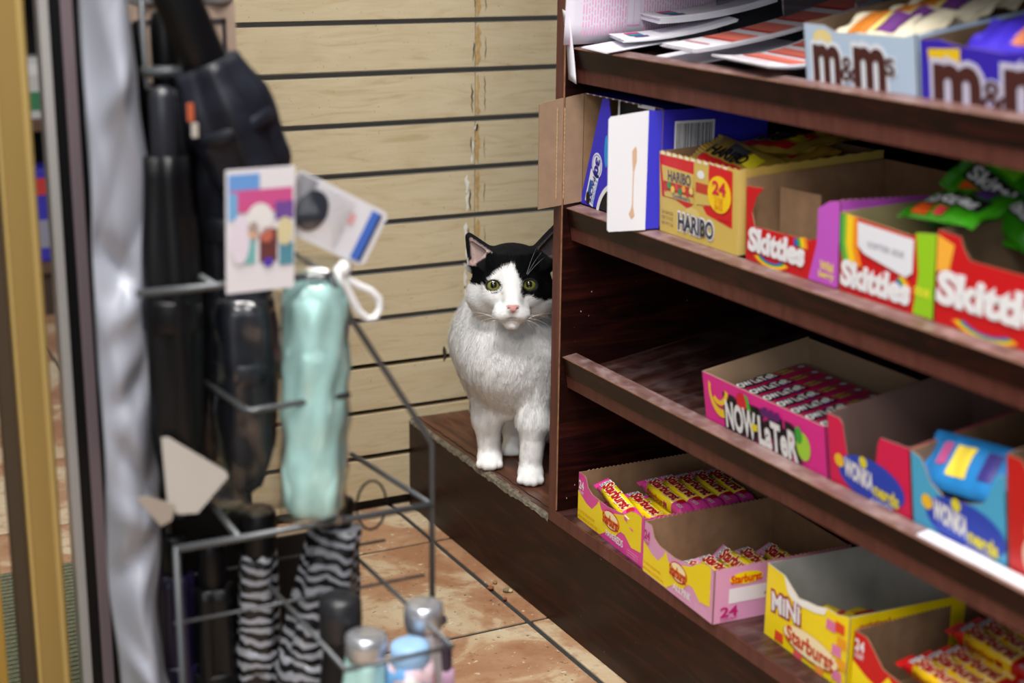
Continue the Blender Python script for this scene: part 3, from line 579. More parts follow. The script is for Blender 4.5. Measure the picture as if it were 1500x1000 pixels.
outlined(hari, 'HARIBO', M((50, 50, 66), 0.5), WHITE, 0.042, HH * .10, 0.070, HH * .20, off=0.0008, bold=0.03, obold=0.11)
patch(hari, oval(0.070, HH * .31, 0.016, HH * .10, 14, 0, PI), M((224, 200, 120), 0.45), off=0.0009, name='crest_print')
for i in range(3): letters(hari, ('24 BAGS', 'OF 2 OZ', 'NET WT 3 LB')[i], M((120, 100, 50), 0.5), 0.006, HH * (.24 - .07 * i), 0.024, HH * .04, off=0.0008, bold=0)
letters(hari, 'gummi candy', M((120, 20, 20), 0.5), 0.122, HH * .35, 0.02, HH * .03, off=0.0008, bold=0)
MB().prism([(0, 0), (0.010, 0), (0.010, HH), (0, HH)], (WH + 0.0002, -0.0002, 0), (0, 1, 0), (0, 0, 1), (1, 0, 0), 0.001, (0, 0, 0)).build('corner_fold', M((222, 196, 110), 0.4), hari)
# foil pouches
def pouch(label, col, W, L, T, seed, group, prints=(), cat='candy', name='candy_pouch', txt=None):
    r = random.Random(seed); root = thing(name, label, cat, group=group); ph = [r.uniform(0, 6) for _ in range(4)]
    def hgt(u, v):
        x, y = 2 * u - 1, 2 * v - 1; e = max(0, 1 - abs(x) ** 2.6) ** .6 * max(0, 1 - abs(y) ** 3) ** .6
        return T * .5 * e * (1 + .18 * math.sin(9 * u + ph[0]) * math.sin(7 * v + ph[1])) + 0.0012 * math.sin(23 * u + ph[2]) * e
    mb = MB(); mb.grid(lambda u, v: (W * u, L * v, T * .5 + hgt(u, v) + 0.0003), 16, 14); mb.grid(lambda u, v: (W * (1 - u), L * v, T * .5 - hgt(1 - u, v) - 0.0003), 16, 14)
    mb.build('pouch_film', col, root, smooth=True)
    for s, x0 in ((-1, 0.0), (1, W)):
        m2 = MB(); n = 14; vs = []
        for j in range(2 * n + 1): vs += [(x0, L * j / (2 * n), T * .5 + (0.0006 if j % 2 else -0.0006)), (x0 + s * (0.009 + (0.0014 if j % 2 else 0)), L * j / (2 * n), T * .5 + (0.0006 if j % 2 else -0.0006) + 0.002 * math.sin(j * .4 + ph[3]))]
        m2.add(vs, [(2 * i, 2 * i + 1, 2 * i + 3, 2 * i + 2) for i in range(2 * n)]); m2.add([(a, b, c - 0.0005) for a, b, c in vs], [(2 * i + 2, 2 * i + 3, 2 * i + 1, 2 * i) for i in range(2 * n)]); m2.build('crimped_end', col, root)
    def drape(o):
        for vtx in o.data.vertices:
            u, v = vtx.co.x / W, vtx.co.y / L; vtx.co.z = T * .5 + hgt(min(max(u, 0), 1), min(max(v, 0), 1)) + vtx.co.z
    for k, (pts, c) in enumerate(prints):
        mb = MB(); x0, x1, y0, y1 = pts; mb.grid(lambda u, v: (W * (x0 + (x1 - x0) * u), L * (y0 + (y1 - y0) * v), 0.0010 + 0.0003 * k), 10, 8); drape(mb.build('print', c, root, smooth=True))
    for (t, m_, x0, y0, w_, h_) in (txt or []): drape(letters(root, t, m_, W * x0, L * y0, W * w_, L * h_, TOP, off=0.0022, bold=0.03))
    return root
GF = M((206, 170, 70), 0.28, metal=0.4); 
GOLDP = [((.1, .9, .1, .32), M((190, 30, 30), 0.35)), ((.35, .65, .5, .8), M((70, 70, 76), 0.35)), ((.70, .9, .40, .75), M((240, 220, 40), 0.35))]
gp = pouch('x', GF, 0.10, 0.062, 0.016, 1, 'g', GOLDP, txt=[('HARIBO', M((20, 20, 24), 0.4), .15, .36, .6, .26)])
spots = [(0.014, 0.012, 0.060, .25, .02, .05), (0.020, 0.050, 0.076, .1, .1, -.1), (0.038, 0.075, 0.084, .15, -.08, .12), (0.022, 0.100, 0.082, .2, .06, .02), (0.036, 0.125, 0.088, .1, -.1, -.12), (0.028, 0.020, 0.074, .45, .16, .1)]
gl = ['nearest the front rim', 'second from the front, dull side up', 'tilted across the pile', 'near the middle of the pile', 'rearmost on the pile', 'leaning on the front left corner']
for i, (x, y, z, a, b, c_) in enumerate(spots):
    o = gp if i == 0 else copy_tree(gp); tag(o, 'gold foil gummy bag %s in the gold carton' % gl[i], 'candy', 'gold gummy bags'); place(o, hari, (x, y, z), (a, b, c_))

# --- rainbow candy cartons
SRED = M((204, 18, 26), 0.4); PURP = M((196, 88, 200), 0.4); GREEN = M((150, 206, 30), 0.4); RB = [M(c, 0.4) for c in ((60, 160, 70), (250, 210, 30), (244, 140, 30), (220, 60, 60), (40, 90, 200))]
def rainbow(root, cx, cz, r0, r1, a0, a1, squash=1.0):
    k = len(RB)
    for i, m_ in enumerate((RB[4], RB[0], RB[1], RB[2])):
        ra, rb_ = r0 + (r1 - r0) * i / 4, r0 + (r1 - r0) * (i + 1) / 4
        patch(root, band(cx, cz, ra, ra * squash, rb_, rb_ * squash, a0, a1), m_, off=0.0006, name='rainbow_print')
def skit(root, x, z, w_, h_):
    return outlined(root, 'Skittles', WHITE, M((236, 226, 236), 0.45), x, z, w_, h_, off=0.0010, bold=0.045, obold=0.06, shear=0.05)
W3, D3, H3 = 0.157, 0.19, 0.089
fr = [(0, 0), (W3, 0), (W3, H3 * 1.0), (W3 * .90, H3 * .97), (W3 * .79, H3 * .86), (W3 * .775, H3 * .50), (W3 * .70, H3 * .46), (W3 * .10, H3 * .43), (W3 * .07, H3 * .60), (W3 * .12, H3 * .80), (W3 * .20, H3 * .92), (W3 * .02, H3 * .90), (0, H3 * .88)]
sk1 = carton('candy_carton', 'empty red and purple rainbow candy carton with a cut out front', 'cartons on the second shelf', on_lip(1.3545), t3, W3, D3, H3, SRED, KRAFT, fr=fr, mats={'r': PURP},
    ri=[(0, 0), (D3, 0)] + list(reversed(perforated(0, H3, D3, H3 * .86, 0.008, 0.0016))))
patch(sk1, [(W3 * .70, 0.001), (W3, 0.001), (W3, H3), (W3 * .90, H3 * .97), (W3 * .785, H3 * .86), (W3 * .78, H3 * .45)], PURP, name='purple_print')
rainbow(sk1, W3 * .30, H3 * .14, 0.018, 0.034, PI * 1.12, PI * 1.85, 0.42); rainbow(sk1, W3 * .42, H3 * .36, 0.020, 0.042, -0.05, 0.40, 0.7)
skit(sk1, W3 * .05, H3 * .14, W3 * .60, H3 * .26)
letters(sk1, 'Wild', M((236, 220, 60), 0.5), W3 * .82, H3 * .17, W3 * .13, H3 * .10, bold=0.03); letters(sk1, 'berry', M((236, 220, 60), 0.5), W3 * .81, H3 * .06, W3 * .15, H3 * .10, bold=0.03)
MB().prism([(0.02, 0.03), (0.088, 0.028), (0.088, 0.080), (0.02, 0.078)], (0.0, 0.03, 0), (1, 0, 0), (0, 0, 1), (0, -1, 0), 0.0013, (0, 0, 0)).build('inner_flap', KRAFT, sk1)
W4, H4 = 0.136, 0.079
fr = [(0, 0), (W4, 0), (W4, H4 * 1.03), (W4 * .83, H4 * .99), (W4 * .75, H4 * .93), (0, H4)]
sk2 = carton('candy_carton', 'red and lime green rainbow candy carton with white sticker', 'cartons on the second shelf', on_lip(1.196), t3, W4, D3, H4, SRED, M((168, 156, 110), 0.8), fr=fr, mats={'r': GREEN, 'l': PURP})
patch(sk2, [(W4 * .80, 0.001), (W4, 0.001), (W4, H4 * 1.03), (W4 * .80, H4 * .985), (W4 * .84, H4 * .5)], GREEN, name='green_print')
for i, (a, b, m_) in enumerate(((0.0, .035, RB[0]), (.035, .075, M((120, 190, 60), .4)), (.075, .15, RB[1]), (.15, .20, RB[2]))):
    patch(sk2, [(W4 * a, H4 * .995), (W4 * b, H4 * .985), (W4 * (b + .01), H4 * .62), (W4 * (b + .06), H4 * .38), (W4 * (a + .04), H4 * .38), (W4 * a, H4 * .62)], m_, off=0.0006 + i * .0002, name='rainbow_print')
patch(sk2, [(W4 * .20, H4 * .94), (W4 * .79, H4 * .90), (W4 * .79, H4 * .50), (W4 * .72, H4 * .42), (W4 * .28, H4 * .56), (W4 * .21, H4 * .64)], LAB, off=0.0014, name='sticker')
letters(sk2, 'SOFTER SIDE', M((120, 124, 140), 0.5), W4 * .32, H4 * .66, W4 * .38, H4 * .07, off=0.0018, bold=0.0, rot=-0.02)
rainbow(sk2, W4 * .52, H4 * .20, 0.020, 0.036, 0.1, 0.9, 0.7)
skit(sk2, W4 * .04, H4 * .10, W4 * .72, H4 * .30)
letters(sk2, 'SOUR', M((240, 230, 60), 0.5), W4 * .81, H4 * .25, W4 * .15, H4 * .10, bold=0.04)
W5, H5 = 0.17, 0.086
fr = [(0, 0), (W5, 0), (W5, H5), (W5 * .95, H5 * .8), (W5 * .9, H5 * .76), (W5 * .25, H5 * .76), (W5 * .20, H5 * .86), (W5 * .17, H5 * .98), (0, H5)]
sk3 = carton('candy_carton', 'red rainbow candy carton nearest the camera on the second shelf', 'cartons on the second shelf', on_lip(1.0585), t3, W5, D3, H5, SRED, KRAFT_D, fr=fr, mats={'l': M((240, 130, 150), .4)})
rainbow(sk3, W5 * .40, H5 * .16, 0.030, 0.048, PI * 1.12, PI * 1.80, 0.35); rainbow(sk3, W5 * .62, H5 * .45, 0.03, 0.062, 0.0, 0.5, 0.7)
patch(sk3, [(0, H5 * .95), (W5 * .13, H5 * .88), (W5 * .10, H5 * .60), (0, H5 * .55)], M((250, 180, 60), .4), name='orange_print')
skit(sk3, W5 * .03, H5 * .24, W5 * .86, H5 * .33)
SG = M((56, 150, 20), 0.25, coat=0.4)
gpr = [((.05, .95, .30, .62), M((28, 30, 28), 0.35)), ((.12, .38, .05, .28), M((230, 90, 30), .35)), ((.45, .60, .08, .26), M((220, 60, 70), .35)), ((.65, .85, .64, .92), M((100, 60, 140), .35)), ((.2, .5, .7, .95), M((120, 220, 40), .35))]
gb = pouch('dark green candy pouch leaning on top of the lime green carton', SG, 0.105, 0.060, 0.016, 5, 'green pouches on the lime carton', gpr, txt=[('Skittles', WHITE, .1, .34, .75, .24)])
place(gb, sk2, (0.066, 0.075, 0.100), (0.85, 0.42, 0.10))
gb2 = copy_tree(gb); tag(gb2, 'bright green candy pouch lying flat in the lime green carton', 'candy', 'green pouches on the lime carton'); place(gb2, sk2, (0.060, 0.028, 0.074), (0.35, -0.10, -0.15))
gb3 = copy_tree(gb); tag(gb3, 'green candy pouch with its crimped end over the lime carton rim', 'candy', 'green pouches on the lime carton'); place(gb3, sk2, (0.056, 0.070, 0.058), (0.25, 0.05, 0.1))

# --- shelf 1: two button candy cartons
TH1 = TH; BRN = M((74, 34, 30), 0.45)
W6, D6, H6 = 0.164, 0.19, 0.080
LB = M((186, 208, 232), 0.42)
mm1 = carton('candy_carton', 'pale blue button candy carton on the top visible shelf', 'cartons on the top shelf', SP(1, 0.0195, 1.2665, 0.0192), TH, W6, D6, H6, LB, KRAFT_D, le=[(0, 0), (D6, 0), (D6, H6 * 1.1), (0.02, H6 * 1.0), (0, H6)],
    fr=[(0, 0), (W6, 0), (W6, H6 * 1.02), (W6 * .9, H6 * .96), (W6 * .3, H6 * .93), (W6 * .2, H6 * 1.0), (0, H6)])
def mms(root, W, H, omat, x, w_, z=0.33, hh=0.40):
    for (t, xx, ww, zz, h2) in (('m', 0, .33, 0, 1), ('&', .35, .18, .08, .72), ('m', .54, .36, .02, 1.05), ('s', .92, .11, .42, .5)):
        letters(root, t, omat, x + w_ * xx, H * (z + hh * zz), w_ * ww, H * hh * h2, bold=0.05 if t in '&s' else 0.10, off=0.0006, name='lettering_outline'); letters(root, t, BRN, x + w_ * xx, H * (z + hh * zz), w_ * ww, H * hh * h2, bold=0.008 if t in '&s' else 0.04, off=0.0012)
mms(mm1, W6, H6, M((232, 236, 244), 0.45), W6 * .10, W6 * .70)
patch(mm1, oval(W6 * .18, H6 * .84, W6 * .09, H6 * .11, 12), M((240, 220, 150), 0.45), name='print')
W7 = 0.17
mm2 = carton('candy_carton', 'deep purple button candy carton nearest the camera on the top visible shelf', 'cartons on the top shelf', SP(1, 0.0195, 1.0975, 0.0192), TH, W7, D6, H6 * .97, M((54, 34, 180), 0.42), KRAFT_D, mats={'l': LB},
    fr=[(0, 0), (W7, 0), (W7, H6), (W7 * .6, H6 * .90), (W7 * .28, H6 * .93), (W7 * .15, H6 * .98), (0, H6 * .95)])
mms(mm2, W7, H6, M((206, 202, 226), 0.45), W7 * .12, W7 * .95, 0.22, 0.46)
patch(mm2, [(W7 * .06, H6 * .86), (W7 * .30, H6 * .90), (W7 * .30, H6 * .70), (W7 * .07, H6 * .66)], M((238, 200, 20), 0.45), name='yellow_print')
pk = pouch('x', M((226, 216, 190), 0.4), 0.085, 0.05, 0.012, 9, 'g', [((.1, .4, .1, .9), M((200, 120, 40), .4)), ((.5, .8, .15, .8), M((110, 60, 130), .4)), ((.42, .5, .2, .8), M((240, 220, 120), .4))])
for i in range(5):
    o = pk if i == 0 else copy_tree(pk)
    tag(o, '%s candy pouch from the front in the pale blue carton' % ['first', 'second', 'third', 'fourth', 'fifth'][i], 'candy', 'pouches in the pale blue carton'); place(o, mm1, (0.045 + 0.006 * (i % 3), 0.008 + 0.030 * i, 0.062 + 0.003 * i), (0.35, 0.0, 0.12 * (-1) ** i))
pk2 = pouch('x', M((64, 44, 190), 0.4), 0.085, 0.05, 0.012, 19, 'g', [((.5, .8, .15, .8), M((190, 110, 70), .4))])
for i in range(3):
    o = pk2 if i == 0 else copy_tree(pk2)
    tag(o, '%s purple candy pouch from the front in the deep purple carton' % ['first', 'second', 'third'][i], 'candy', 'pouches in the purple carton'); place(o, mm2, (0.050, 0.012 + 0.045 * i, 0.062 + 0.006 * i), (0.4, 0.0, 0.1))

# --- shelf 3
PK = M((232, 44, 148), 0.42); W8, D8, H8 = 0.222, 0.150, 0.081
now = carton('candy_carton', 'wide hot pink taffy carton with rows of taffy bars on third shelf', 'cartons on the third shelf', SP(3, 0.0195, 1.4135, 0.0192), TH, W8, D8, H8, PK, M((160, 136, 108), 0.8), le=[(0, 0), (D8, 0), (D8, H8 * 1.02), (0, H8)])
WB = M((240, 240, 240), 0.45)
def now_logo(root, x, z, w_, h_, slope, face=FRONT, off=0.0008, base=(0, 0, 0)):
    for t, xx, ww, zz in (('NOW', 0, .43, .0), ('LaTeR', .48, .52, 0)):
        letters(root, t, M((24, 14, 22), 0.5), x + w_ * xx, z + slope * xx, w_ * ww, h_, face, base, off, bold=0.22, name='lettering_outline', rot=0); letters(root, t, WB, x + w_ * xx, z + slope * xx, w_ * ww, h_, face, base, off + .0006, bold=0.04)
now_logo(now, W8 * .20, H8 * .34, W8 * .58, H8 * .38, -0.002)
patch(now, [(W8 * .42, H8 * .46), (W8 * .47, H8 * .48), (W8 * .47, H8 * .58), (W8 * .42, H8 * .56)], M((240, 220, 40), .5), off=0.0018, name='print')
letters(now, 'ORIGINAL CHEWY TAFFY', M((230, 220, 40), 0.5), W8 * .50, H8 * .24, W8 * .27, H8 * .06, off=0.0012, bold=0.02)
patch(now, band(W8 * .155, H8 * .80, .018, .020, .022, .030, PI * .9, PI * 1.6), M((250, 210, 40), .45), off=0.001, name='banana_print'); patch(now, band(W8 * .145, H8 * .95, .014, .022, .020, .028, PI * 1.3, PI * 1.9), M((250, 210, 40), .45), off=0.0012, name='banana_print')
patch(now, oval(W8 * .345, H8 * .82, .010, .010, 12), M((220, 30, 50), .45), off=0.0012, name='berry_print'); patch(now, [(W8 * .37, H8 * .95), (W8 * .40, H8 * .92), (W8 * .42, H8 * .72), (W8 * .39, H8 * .74)], M((80, 190, 60), .45), off=0.0012, name='leaf_print')
for i in range(6): patch(now, oval(W8 * (.52 + .024 * i), H8 * (.80 + .03 * (i % 2)), .005, .0055, 10), M((96, 24, 110), .4), off=0.001 + .0001 * i, name='grape_print')
patch(now, oval(W8 * .83, H8 * .58, .012, .016), M((170, 220, 60), .45), off=0.001, name='apple_print'); patch(now, oval(W8 * .80, H8 * .72, .006, .010), M((60, 170, 60), .45), off=0.0012, name='leaf_print')
BARM = M((176, 20, 84), 0.38, coat=0.3)
tb_ = thing('taffy_bar', 'x', 'candy'); mb = MB(); loft(mb, [(0, .010, .001, 0, .006), (.002, .0115, .005, 0, .006), (.006, .012, .006, 0, .006), (.114, .012, .006, 0, .006), (.118, .0115, .005, 0, .006), (.120, .010, .001, 0, .006)], p=5); mb.build('wrapper', BARM, tb_, smooth=True)
now_logo(tb_, 0.012, -0.0055, 0.058, 0.012, 0.0, TOP, 0.0126)
letters(tb_, 'CHERRY', M((190, 214, 40), 0.5), 0.076, 0.001, 0.016, 0.004, TOP, off=0.0128, bold=0.02); letters(tb_, 'GRAPE', M((190, 214, 40), 0.5), 0.078, -0.006, 0.016, 0.004, TOP, off=0.0128, bold=0.02)
patch(tb_, oval(0.058, -0.0075, .006, .003), M((96, 24, 110), .4), TOP, off=0.0128, name='grape_print'); patch(tb_, oval(0.066, 0.004, .005, .004), M((60, 170, 60), .45), TOP, off=0.0128, name='leaf_print')
patch(tb_, oval(0.108, 0.0, .004, .004), M((190, 190, 210), .45), TOP, off=0.0128, name='seal_print'); patch(tb_, oval(0.006, -0.003, .005, .006), M((240, 190, 60), .45), TOP, off=0.0128, name='fruit_print')
for i in range(8):
    o = tb_ if i == 0 else copy_tree(tb_); j = i % 5
    x = 0.018 + 0.0255 * i
    tag(o, 'dark pink taffy bar, %s from the end panel side in the hot pink carton' % ['first', 'second', 'third', 'fourth', 'fifth', 'sixth', 'seventh', 'eighth'][i], 'candy', 'taffy bars in the hot pink carton')
    place(o, now, (x, 0.016, 0.044), (0.0, 0.0, PI / 2))
    o2 = copy_tree(tb_); tag(o2, 'lower layer taffy bar, %s from the end panel side' % ['first', 'second', 'third', 'fourth', 'fifth', 'sixth', 'seventh', 'eighth'][i], 'candy', 'taffy bars in the hot pink carton'); place(o2, now, (x, 0.016, 0.0305), (0, 0, PI / 2))
# hot red carton with cut out window
HRED = M((226, 24, 82), 0.42); W9, D9, H9 = 0.123, 0.19, 0.098
fr = [(0, 0), (W9, 0), (W9, H9)] + list(reversed(perforated(W9 * .66, H9 * .98, W9, H9, .005, .001))) + [(W9 * .63, H9 * .90), (W9 * .58, H9 * .60), (W9 * .50, H9 * .56), (W9 * .42, H9 * .60), (W9 * .36, H9 * .60), (W9 * .30, H9 * .54), (W9 * .24, H9 * .60), (W9 * .20, H9 * .95), (W9 * .16, H9), (0, H9)]
w1 = carton('candy_carton', 'crimson candy carton with a cut out window beside the hot pink carton', 'cartons on the third shelf', SP(3, 0.0195, 1.187, 0.0192), TH, W9, D9, H9, HRED, M((126, 100, 92), 0.8), fr=fr, ri=[(0, 0), (D9, 0)] + list(reversed(perforated(0, H9, D9, H9 * 1.0, .006, .0012))))
def wonka(root, W, H, x, z, s):
    patch(root, oval(x + .030 * s, z + .004 * s, .040 * s, .019 * s), M((40, 70, 190), 0.45), off=0.0006, name='logo_ground'); patch(root, oval(x - .008 * s, z + .010 * s, .006 * s, .006 * s, 10), M((250, 200, 40), .45), off=0.0009, name='star_print'); patch(root, oval(x + .022 * s, z + .018 * s, .005 * s, .005 * s, 10), M((230, 220, 50), .45), off=0.0009, name='star_print')
    letters(root, 'WONKA', WB, x - .002 * s, z, .034 * s, .015 * s, off=0.0010, bold=0.05, rot=-.12); letters(root, 'nerds', M((236, 222, 40), .45), x + .034 * s, z - .006 * s, .028 * s, .011 * s, off=0.0010, bold=0.04, rot=-.08)
    letters(root, 'candy', M((220, 220, 240), .45), x + .030 * s, z - .014 * s, .026 * s, .006 * s, off=0.0010, bold=0.01)
wonka(w1, W9, H9, W9 * .22, H9 * .40, 1.25)
SKY = M((76, 178, 222), 0.40); W10, H10 = 0.123, 0.098
fr = [(0, 0), (W10, 0), (W10, H10 * 1.15), (W10 * .92, H10 * 1.12), (W10 * .78, H10 * .78), (W10 * .60, H10 * .70), (W10 * .35, H10 * .66), (W10 * .22, H10 * .74), (W10 * .12, H10 * .96), (0, H10)]
w2 = carton('candy_carton', 'sky blue candy carton with a crumpled opening on the third shelf', 'cartons on the third shelf', SP(3, 0.0195, 1.0625, 0.0192), TH, W10, D9, H10 * 1.0, SKY, KRAFT, fr=fr)
wonka(w2, W10, H10, W10 * .26, H10 * .40, 1.3)
bp_ = pouch('sky blue candy pouch with yellow figure print poking from the sky blue carton', M((40, 130, 200), 0.3, coat=0.3), 0.100, 0.056, 0.016, 31, 'g', [((.30, .55, .25, .8), M((246, 216, 70), .4)), ((.68, .85, .3, .8), M((60, 50, 130), .4)), ((.1, .25, .4, .8), M((200, 90, 150), .4))]); del bp_['group']; place(bp_, w2, (0.010, 0.008, 0.060), (0.80, -0.10, 0.03))
W11 = 0.15
w3 = carton('candy_carton', 'bright red candy carton at the camera end of the third shelf', 'cartons on the third shelf', SP(3, 0.0195, 0.9375, 0.0192), TH, W11, D9, 0.135, M((206, 26, 24), .4), KRAFT_D, fr=[(0, 0), (W11, 0), (W11, 0.135), (W11 * .9, 0.08), (W11 * .22, 0.085), (W11 * .17, 0.125), (W11 * .12, 0.135), (0, 0.135)])
patch(w3, oval(W11 * .25, 0.046, 0.020, 0.024), M((244, 214, 196), .45), name='print'); patch(w3, oval(W11 * .22, 0.070, 0.012, 0.010), M((230, 150, 70), .45), off=0.0006, name='print')
# white price strip on the lip of shelf 3
ps = MB(); PP = [SP(3, s_, y_, n_) for n_ in (0.0438, 0.0446) for (s_, y_) in ((0.001, 0.60), (0.0165, 0.60), (0.0165, 1.037), (0.001, 1.037))]
ps.add([p - SP(3, 0, 0.8, 0.04) for p in PP], [(0, 3, 2, 1), (4, 5, 6, 7), (0, 1, 5, 4), (1, 2, 6, 5), (2, 3, 7, 6), (3, 0, 4, 7)])
o = ps.build('price_strip', M((226, 226, 232), 0.4), loc=SP(3, 0, 0.8, 0.04)); tag(o, 'white label strip stuck on top of the third shelf lip', 'label')

# ------------------------------------------------------------------ papers on shelf 1
PAPER = M((232, 230, 238), 0.6); MAGP = M((214, 90, 160), 0.6); SALM = M((228, 120, 104), 0.6)
def slip_stack(label, k, s, y, n, W, L, thick, turn, lift=0.0, group='betting slips on the top shelf', red=False, logo=True, bend=0.0, nsheet=3):
    root = thing('slip_stack', label, 'paper', SP(k, s, y, n), (TH, 0, -PI / 2 + turn), group)
    for i in range(nsheet):
        dx, dy = random.uniform(-.002, .002), random.uniform(-.002, .002); zz = thick * (i + 0.5) / nsheet
        MB().sheet(lambda u, v: (W * u + dx, L * v + dy, zz + bend * (v - .4) ** 2 + lift * v), 2, 10, thick / nsheet * .9).build('paper_sheet', PAPER, root)
    def pr_(pts, m_, off):
        mb = MB(); x0, x1, y0, y1 = pts; mb.grid(lambda u, v: (W * (x0 + (x1 - x0) * u), L * (y0 + (y1 - y0) * v), thick + off + bend * ((y0 + (y1 - y0) * v) - .4) ** 2 + lift * (y0 + (y1 - y0) * v)), 1, 6); mb.build('print', m_, root)
    if logo:
        pr_((.12, .42, .10, .22), M((214, 40, 120), .6), .0006); pr_((.36, .66, .10, .22), M((40, 130, 150), .6), .0007); pr_((.68, .88, .12, .24), M((70, 70, 140), .6), .0006)
    if red:
        for a in (.22, .42, .62, .82): pr_((.06, .94, a, a + .13), SALM, .0006); pr_((.06, .94, a - .015, a + .01), M((210, 60, 50), .6), .0008)
        pr_((.1, .8, .10, .12), M((200, 120, 130), .6), .0006)
    return root
slip_stack('thin loose white slips lying at the front of the top shelf near the end panel', 1, 0.004, 1.690, 0.0440, 0.085, 0.09, 0.0015, -0.15, logo=False)
slip_stack('small stack of slips with pink and teal logo on the shelf lip', 1, 0.045, 1.690, 0.047, 0.085, 0.14, 0.004, -0.35, bend=0.02)
slip_stack('taller stack of slips with pink and teal logo set further back', 1, 0.095, 1.695, 0.060, 0.085, 0.15, 0.008, -0.30, nsheet=5, bend=0.02)
slip_stack('long red banded slips fanning out in the middle of the top shelf', 1, 0.020, 1.533, 0.050, 0.082, 0.24, 0.004, -0.12, lift=0.012, logo=False, red=True, bend=0.03, nsheet=4)
slip_stack('white slips lying beneath the red banded ones', 1, 0.026, 1.565, 0.038, 0.10, 0.14, 0.002, -0.1, logo=False)
slip_stack('curled pale red slips beside the pale blue carton', 1, 0.015, 1.424, 0.0445, 0.125, 0.15, 0.004, -0.15, logo=False, red=True, bend=0.05)
# standing notice against the end panel
YS = YP0 - 0.004
nt_ = thing('notice_sheet', 'large printed notice sheet with magenta text leaning on the end panel', 'paper', (0.950, YS, 0.782))
def nf(u, v, d=0.0): return (0.235 * u + 0.010 * v * 0.3, -0.006 - 0.030 * u * (1 - u) * 1.0 - 0.012 * (1 - u) ** 2 * v + d, 0.0 + 0.004 * u + (0.20) * v)
MB().sheet(lambda u, v: nf(u, v), 16, 8, 0.0003).build('paper_sheet', M((222, 216, 230), 0.6), nt_, smooth=True)
mb = MB()
def strip(u0, u1, v0, v1):
    n = 4; P = [nf(u0, v0 + (v1 - v0) * i / n, -.0007) for i in range(n + 1)] + [nf(u1, v0 + (v1 - v0) * i / n, -.0007) for i in range(n + 1)]
    mb.add(P, [(i, i + n + 1, i + n + 2, i + 1) for i in range(n)])
u = 0.10
while u < 0.97:
    if not (0.36 < u < 0.46):
        v = 0.05
        top_ = random.uniform(.5, .98)
        while v < top_:
            l_ = random.uniform(.02, .07); strip(u, u + 0.0055, v, min(v + l_, top_)); v += l_ + 0.012
    u += 0.0165
for a in (.36, .40, .44): strip(a, a + .002, .1, .9)
for a in (.1, .3, .5, .7, .9): strip(.36, .442, a, a + .008)
mb.build('printed_text', M((228, 154, 198), 0.6), nt_, kind='stuff')
mb = MB(); strip(.030, .075, .42, .52); strip(.035, .07, .28, .40); mb.build('printed_logo', M((222, 80, 160), 0.6), nt_)
hs = thing('paper_strip', 'narrow white paper strip hanging over the front of the top shelf', 'paper', (0.9545, 1.703, 0.735))
MB().sheet(lambda u, v: (0.001 + 0.006 * (1 - v) + 0.001 * math.sin(3 * v), -0.013 + 0.020 * u + 0.012 * v * (1 - u * .3), 0.085 * v + 0.004 * u), 2, 10, 0.0003).build('paper_sheet', PAPER, hs, smooth=True)
MB().sheet(lambda u, v: (0.0004 + 0.006 * (1 - (.5 + .12 * v)), -0.008 + 0.012 * u + 0.007, 0.046 + 0.010 * v), 2, 2, 0.0003).build('printed_logo', M((226, 130, 190), .6), hs)
# clear acrylic holder behind the slips
ACR = M((200, 205, 215), 0.08, trans=0.92)
ah = thing('slip_holder', 'clear acrylic slip holder standing behind the slips', 'holder', SP(1, 0.19, 1.50, 0.0195), (TH, 0, -PI / 2))
MB().box(-0.14, 0.13, 0.12, 0.123, 0, 0.115).build('back_wall', ACR, ah); MB().box(-0.14, 0.13, -0.02, 0.123, 0, 0.003).build('floor_plate', ACR, ah)
for x in (-0.14, -0.005, 0.127): MB().box(x, x + 0.003, -0.02, 0.12, 0.003, 0.11).build('divider', ACR, ah)
MB().box(-0.14, 0.13, 0.116, 0.128, 0.112, 0.120).build('rim', M((150, 110, 118), 0.4), ah)
# crumbs by the plinth
kb = [(0.930, 1.853, .0045), (0.9445, 1.868, .0035), (0.946, 1.835, .005), (0.951, 1.832, .004), (0.9325, 1.812, .003)]
for i, (x, y, r_) in enumerate(kb):
    bm = bmesh.new(); bmesh.ops.create_icosphere(bm, subdivisions=2, radius=r_)
    for v in bm.verts: v.co *= random.uniform(.85, 1.12); v.co.z *= .7
    me = bpy.data.meshes.new('kibble'); bm.to_mesh(me); bm.free(); me.materials.append(M(((140, 84, 52), (150, 110, 70), (130, 120, 90), (190, 170, 130), (150, 80, 50))[i], 0.8))
    o = link('kibble', me, loc=(x, y, r_ * .62)); tag(o, ['reddish brown crumb on the grout line by the plinth', 'brown crumb farthest from the camera by the plinth', 'greenish grey crumb against the plinth', 'pale crumb touching the greenish one', 'smallest crumb nearest the camera on the grout'][i], 'crumb', 'food crumbs by the plinth')

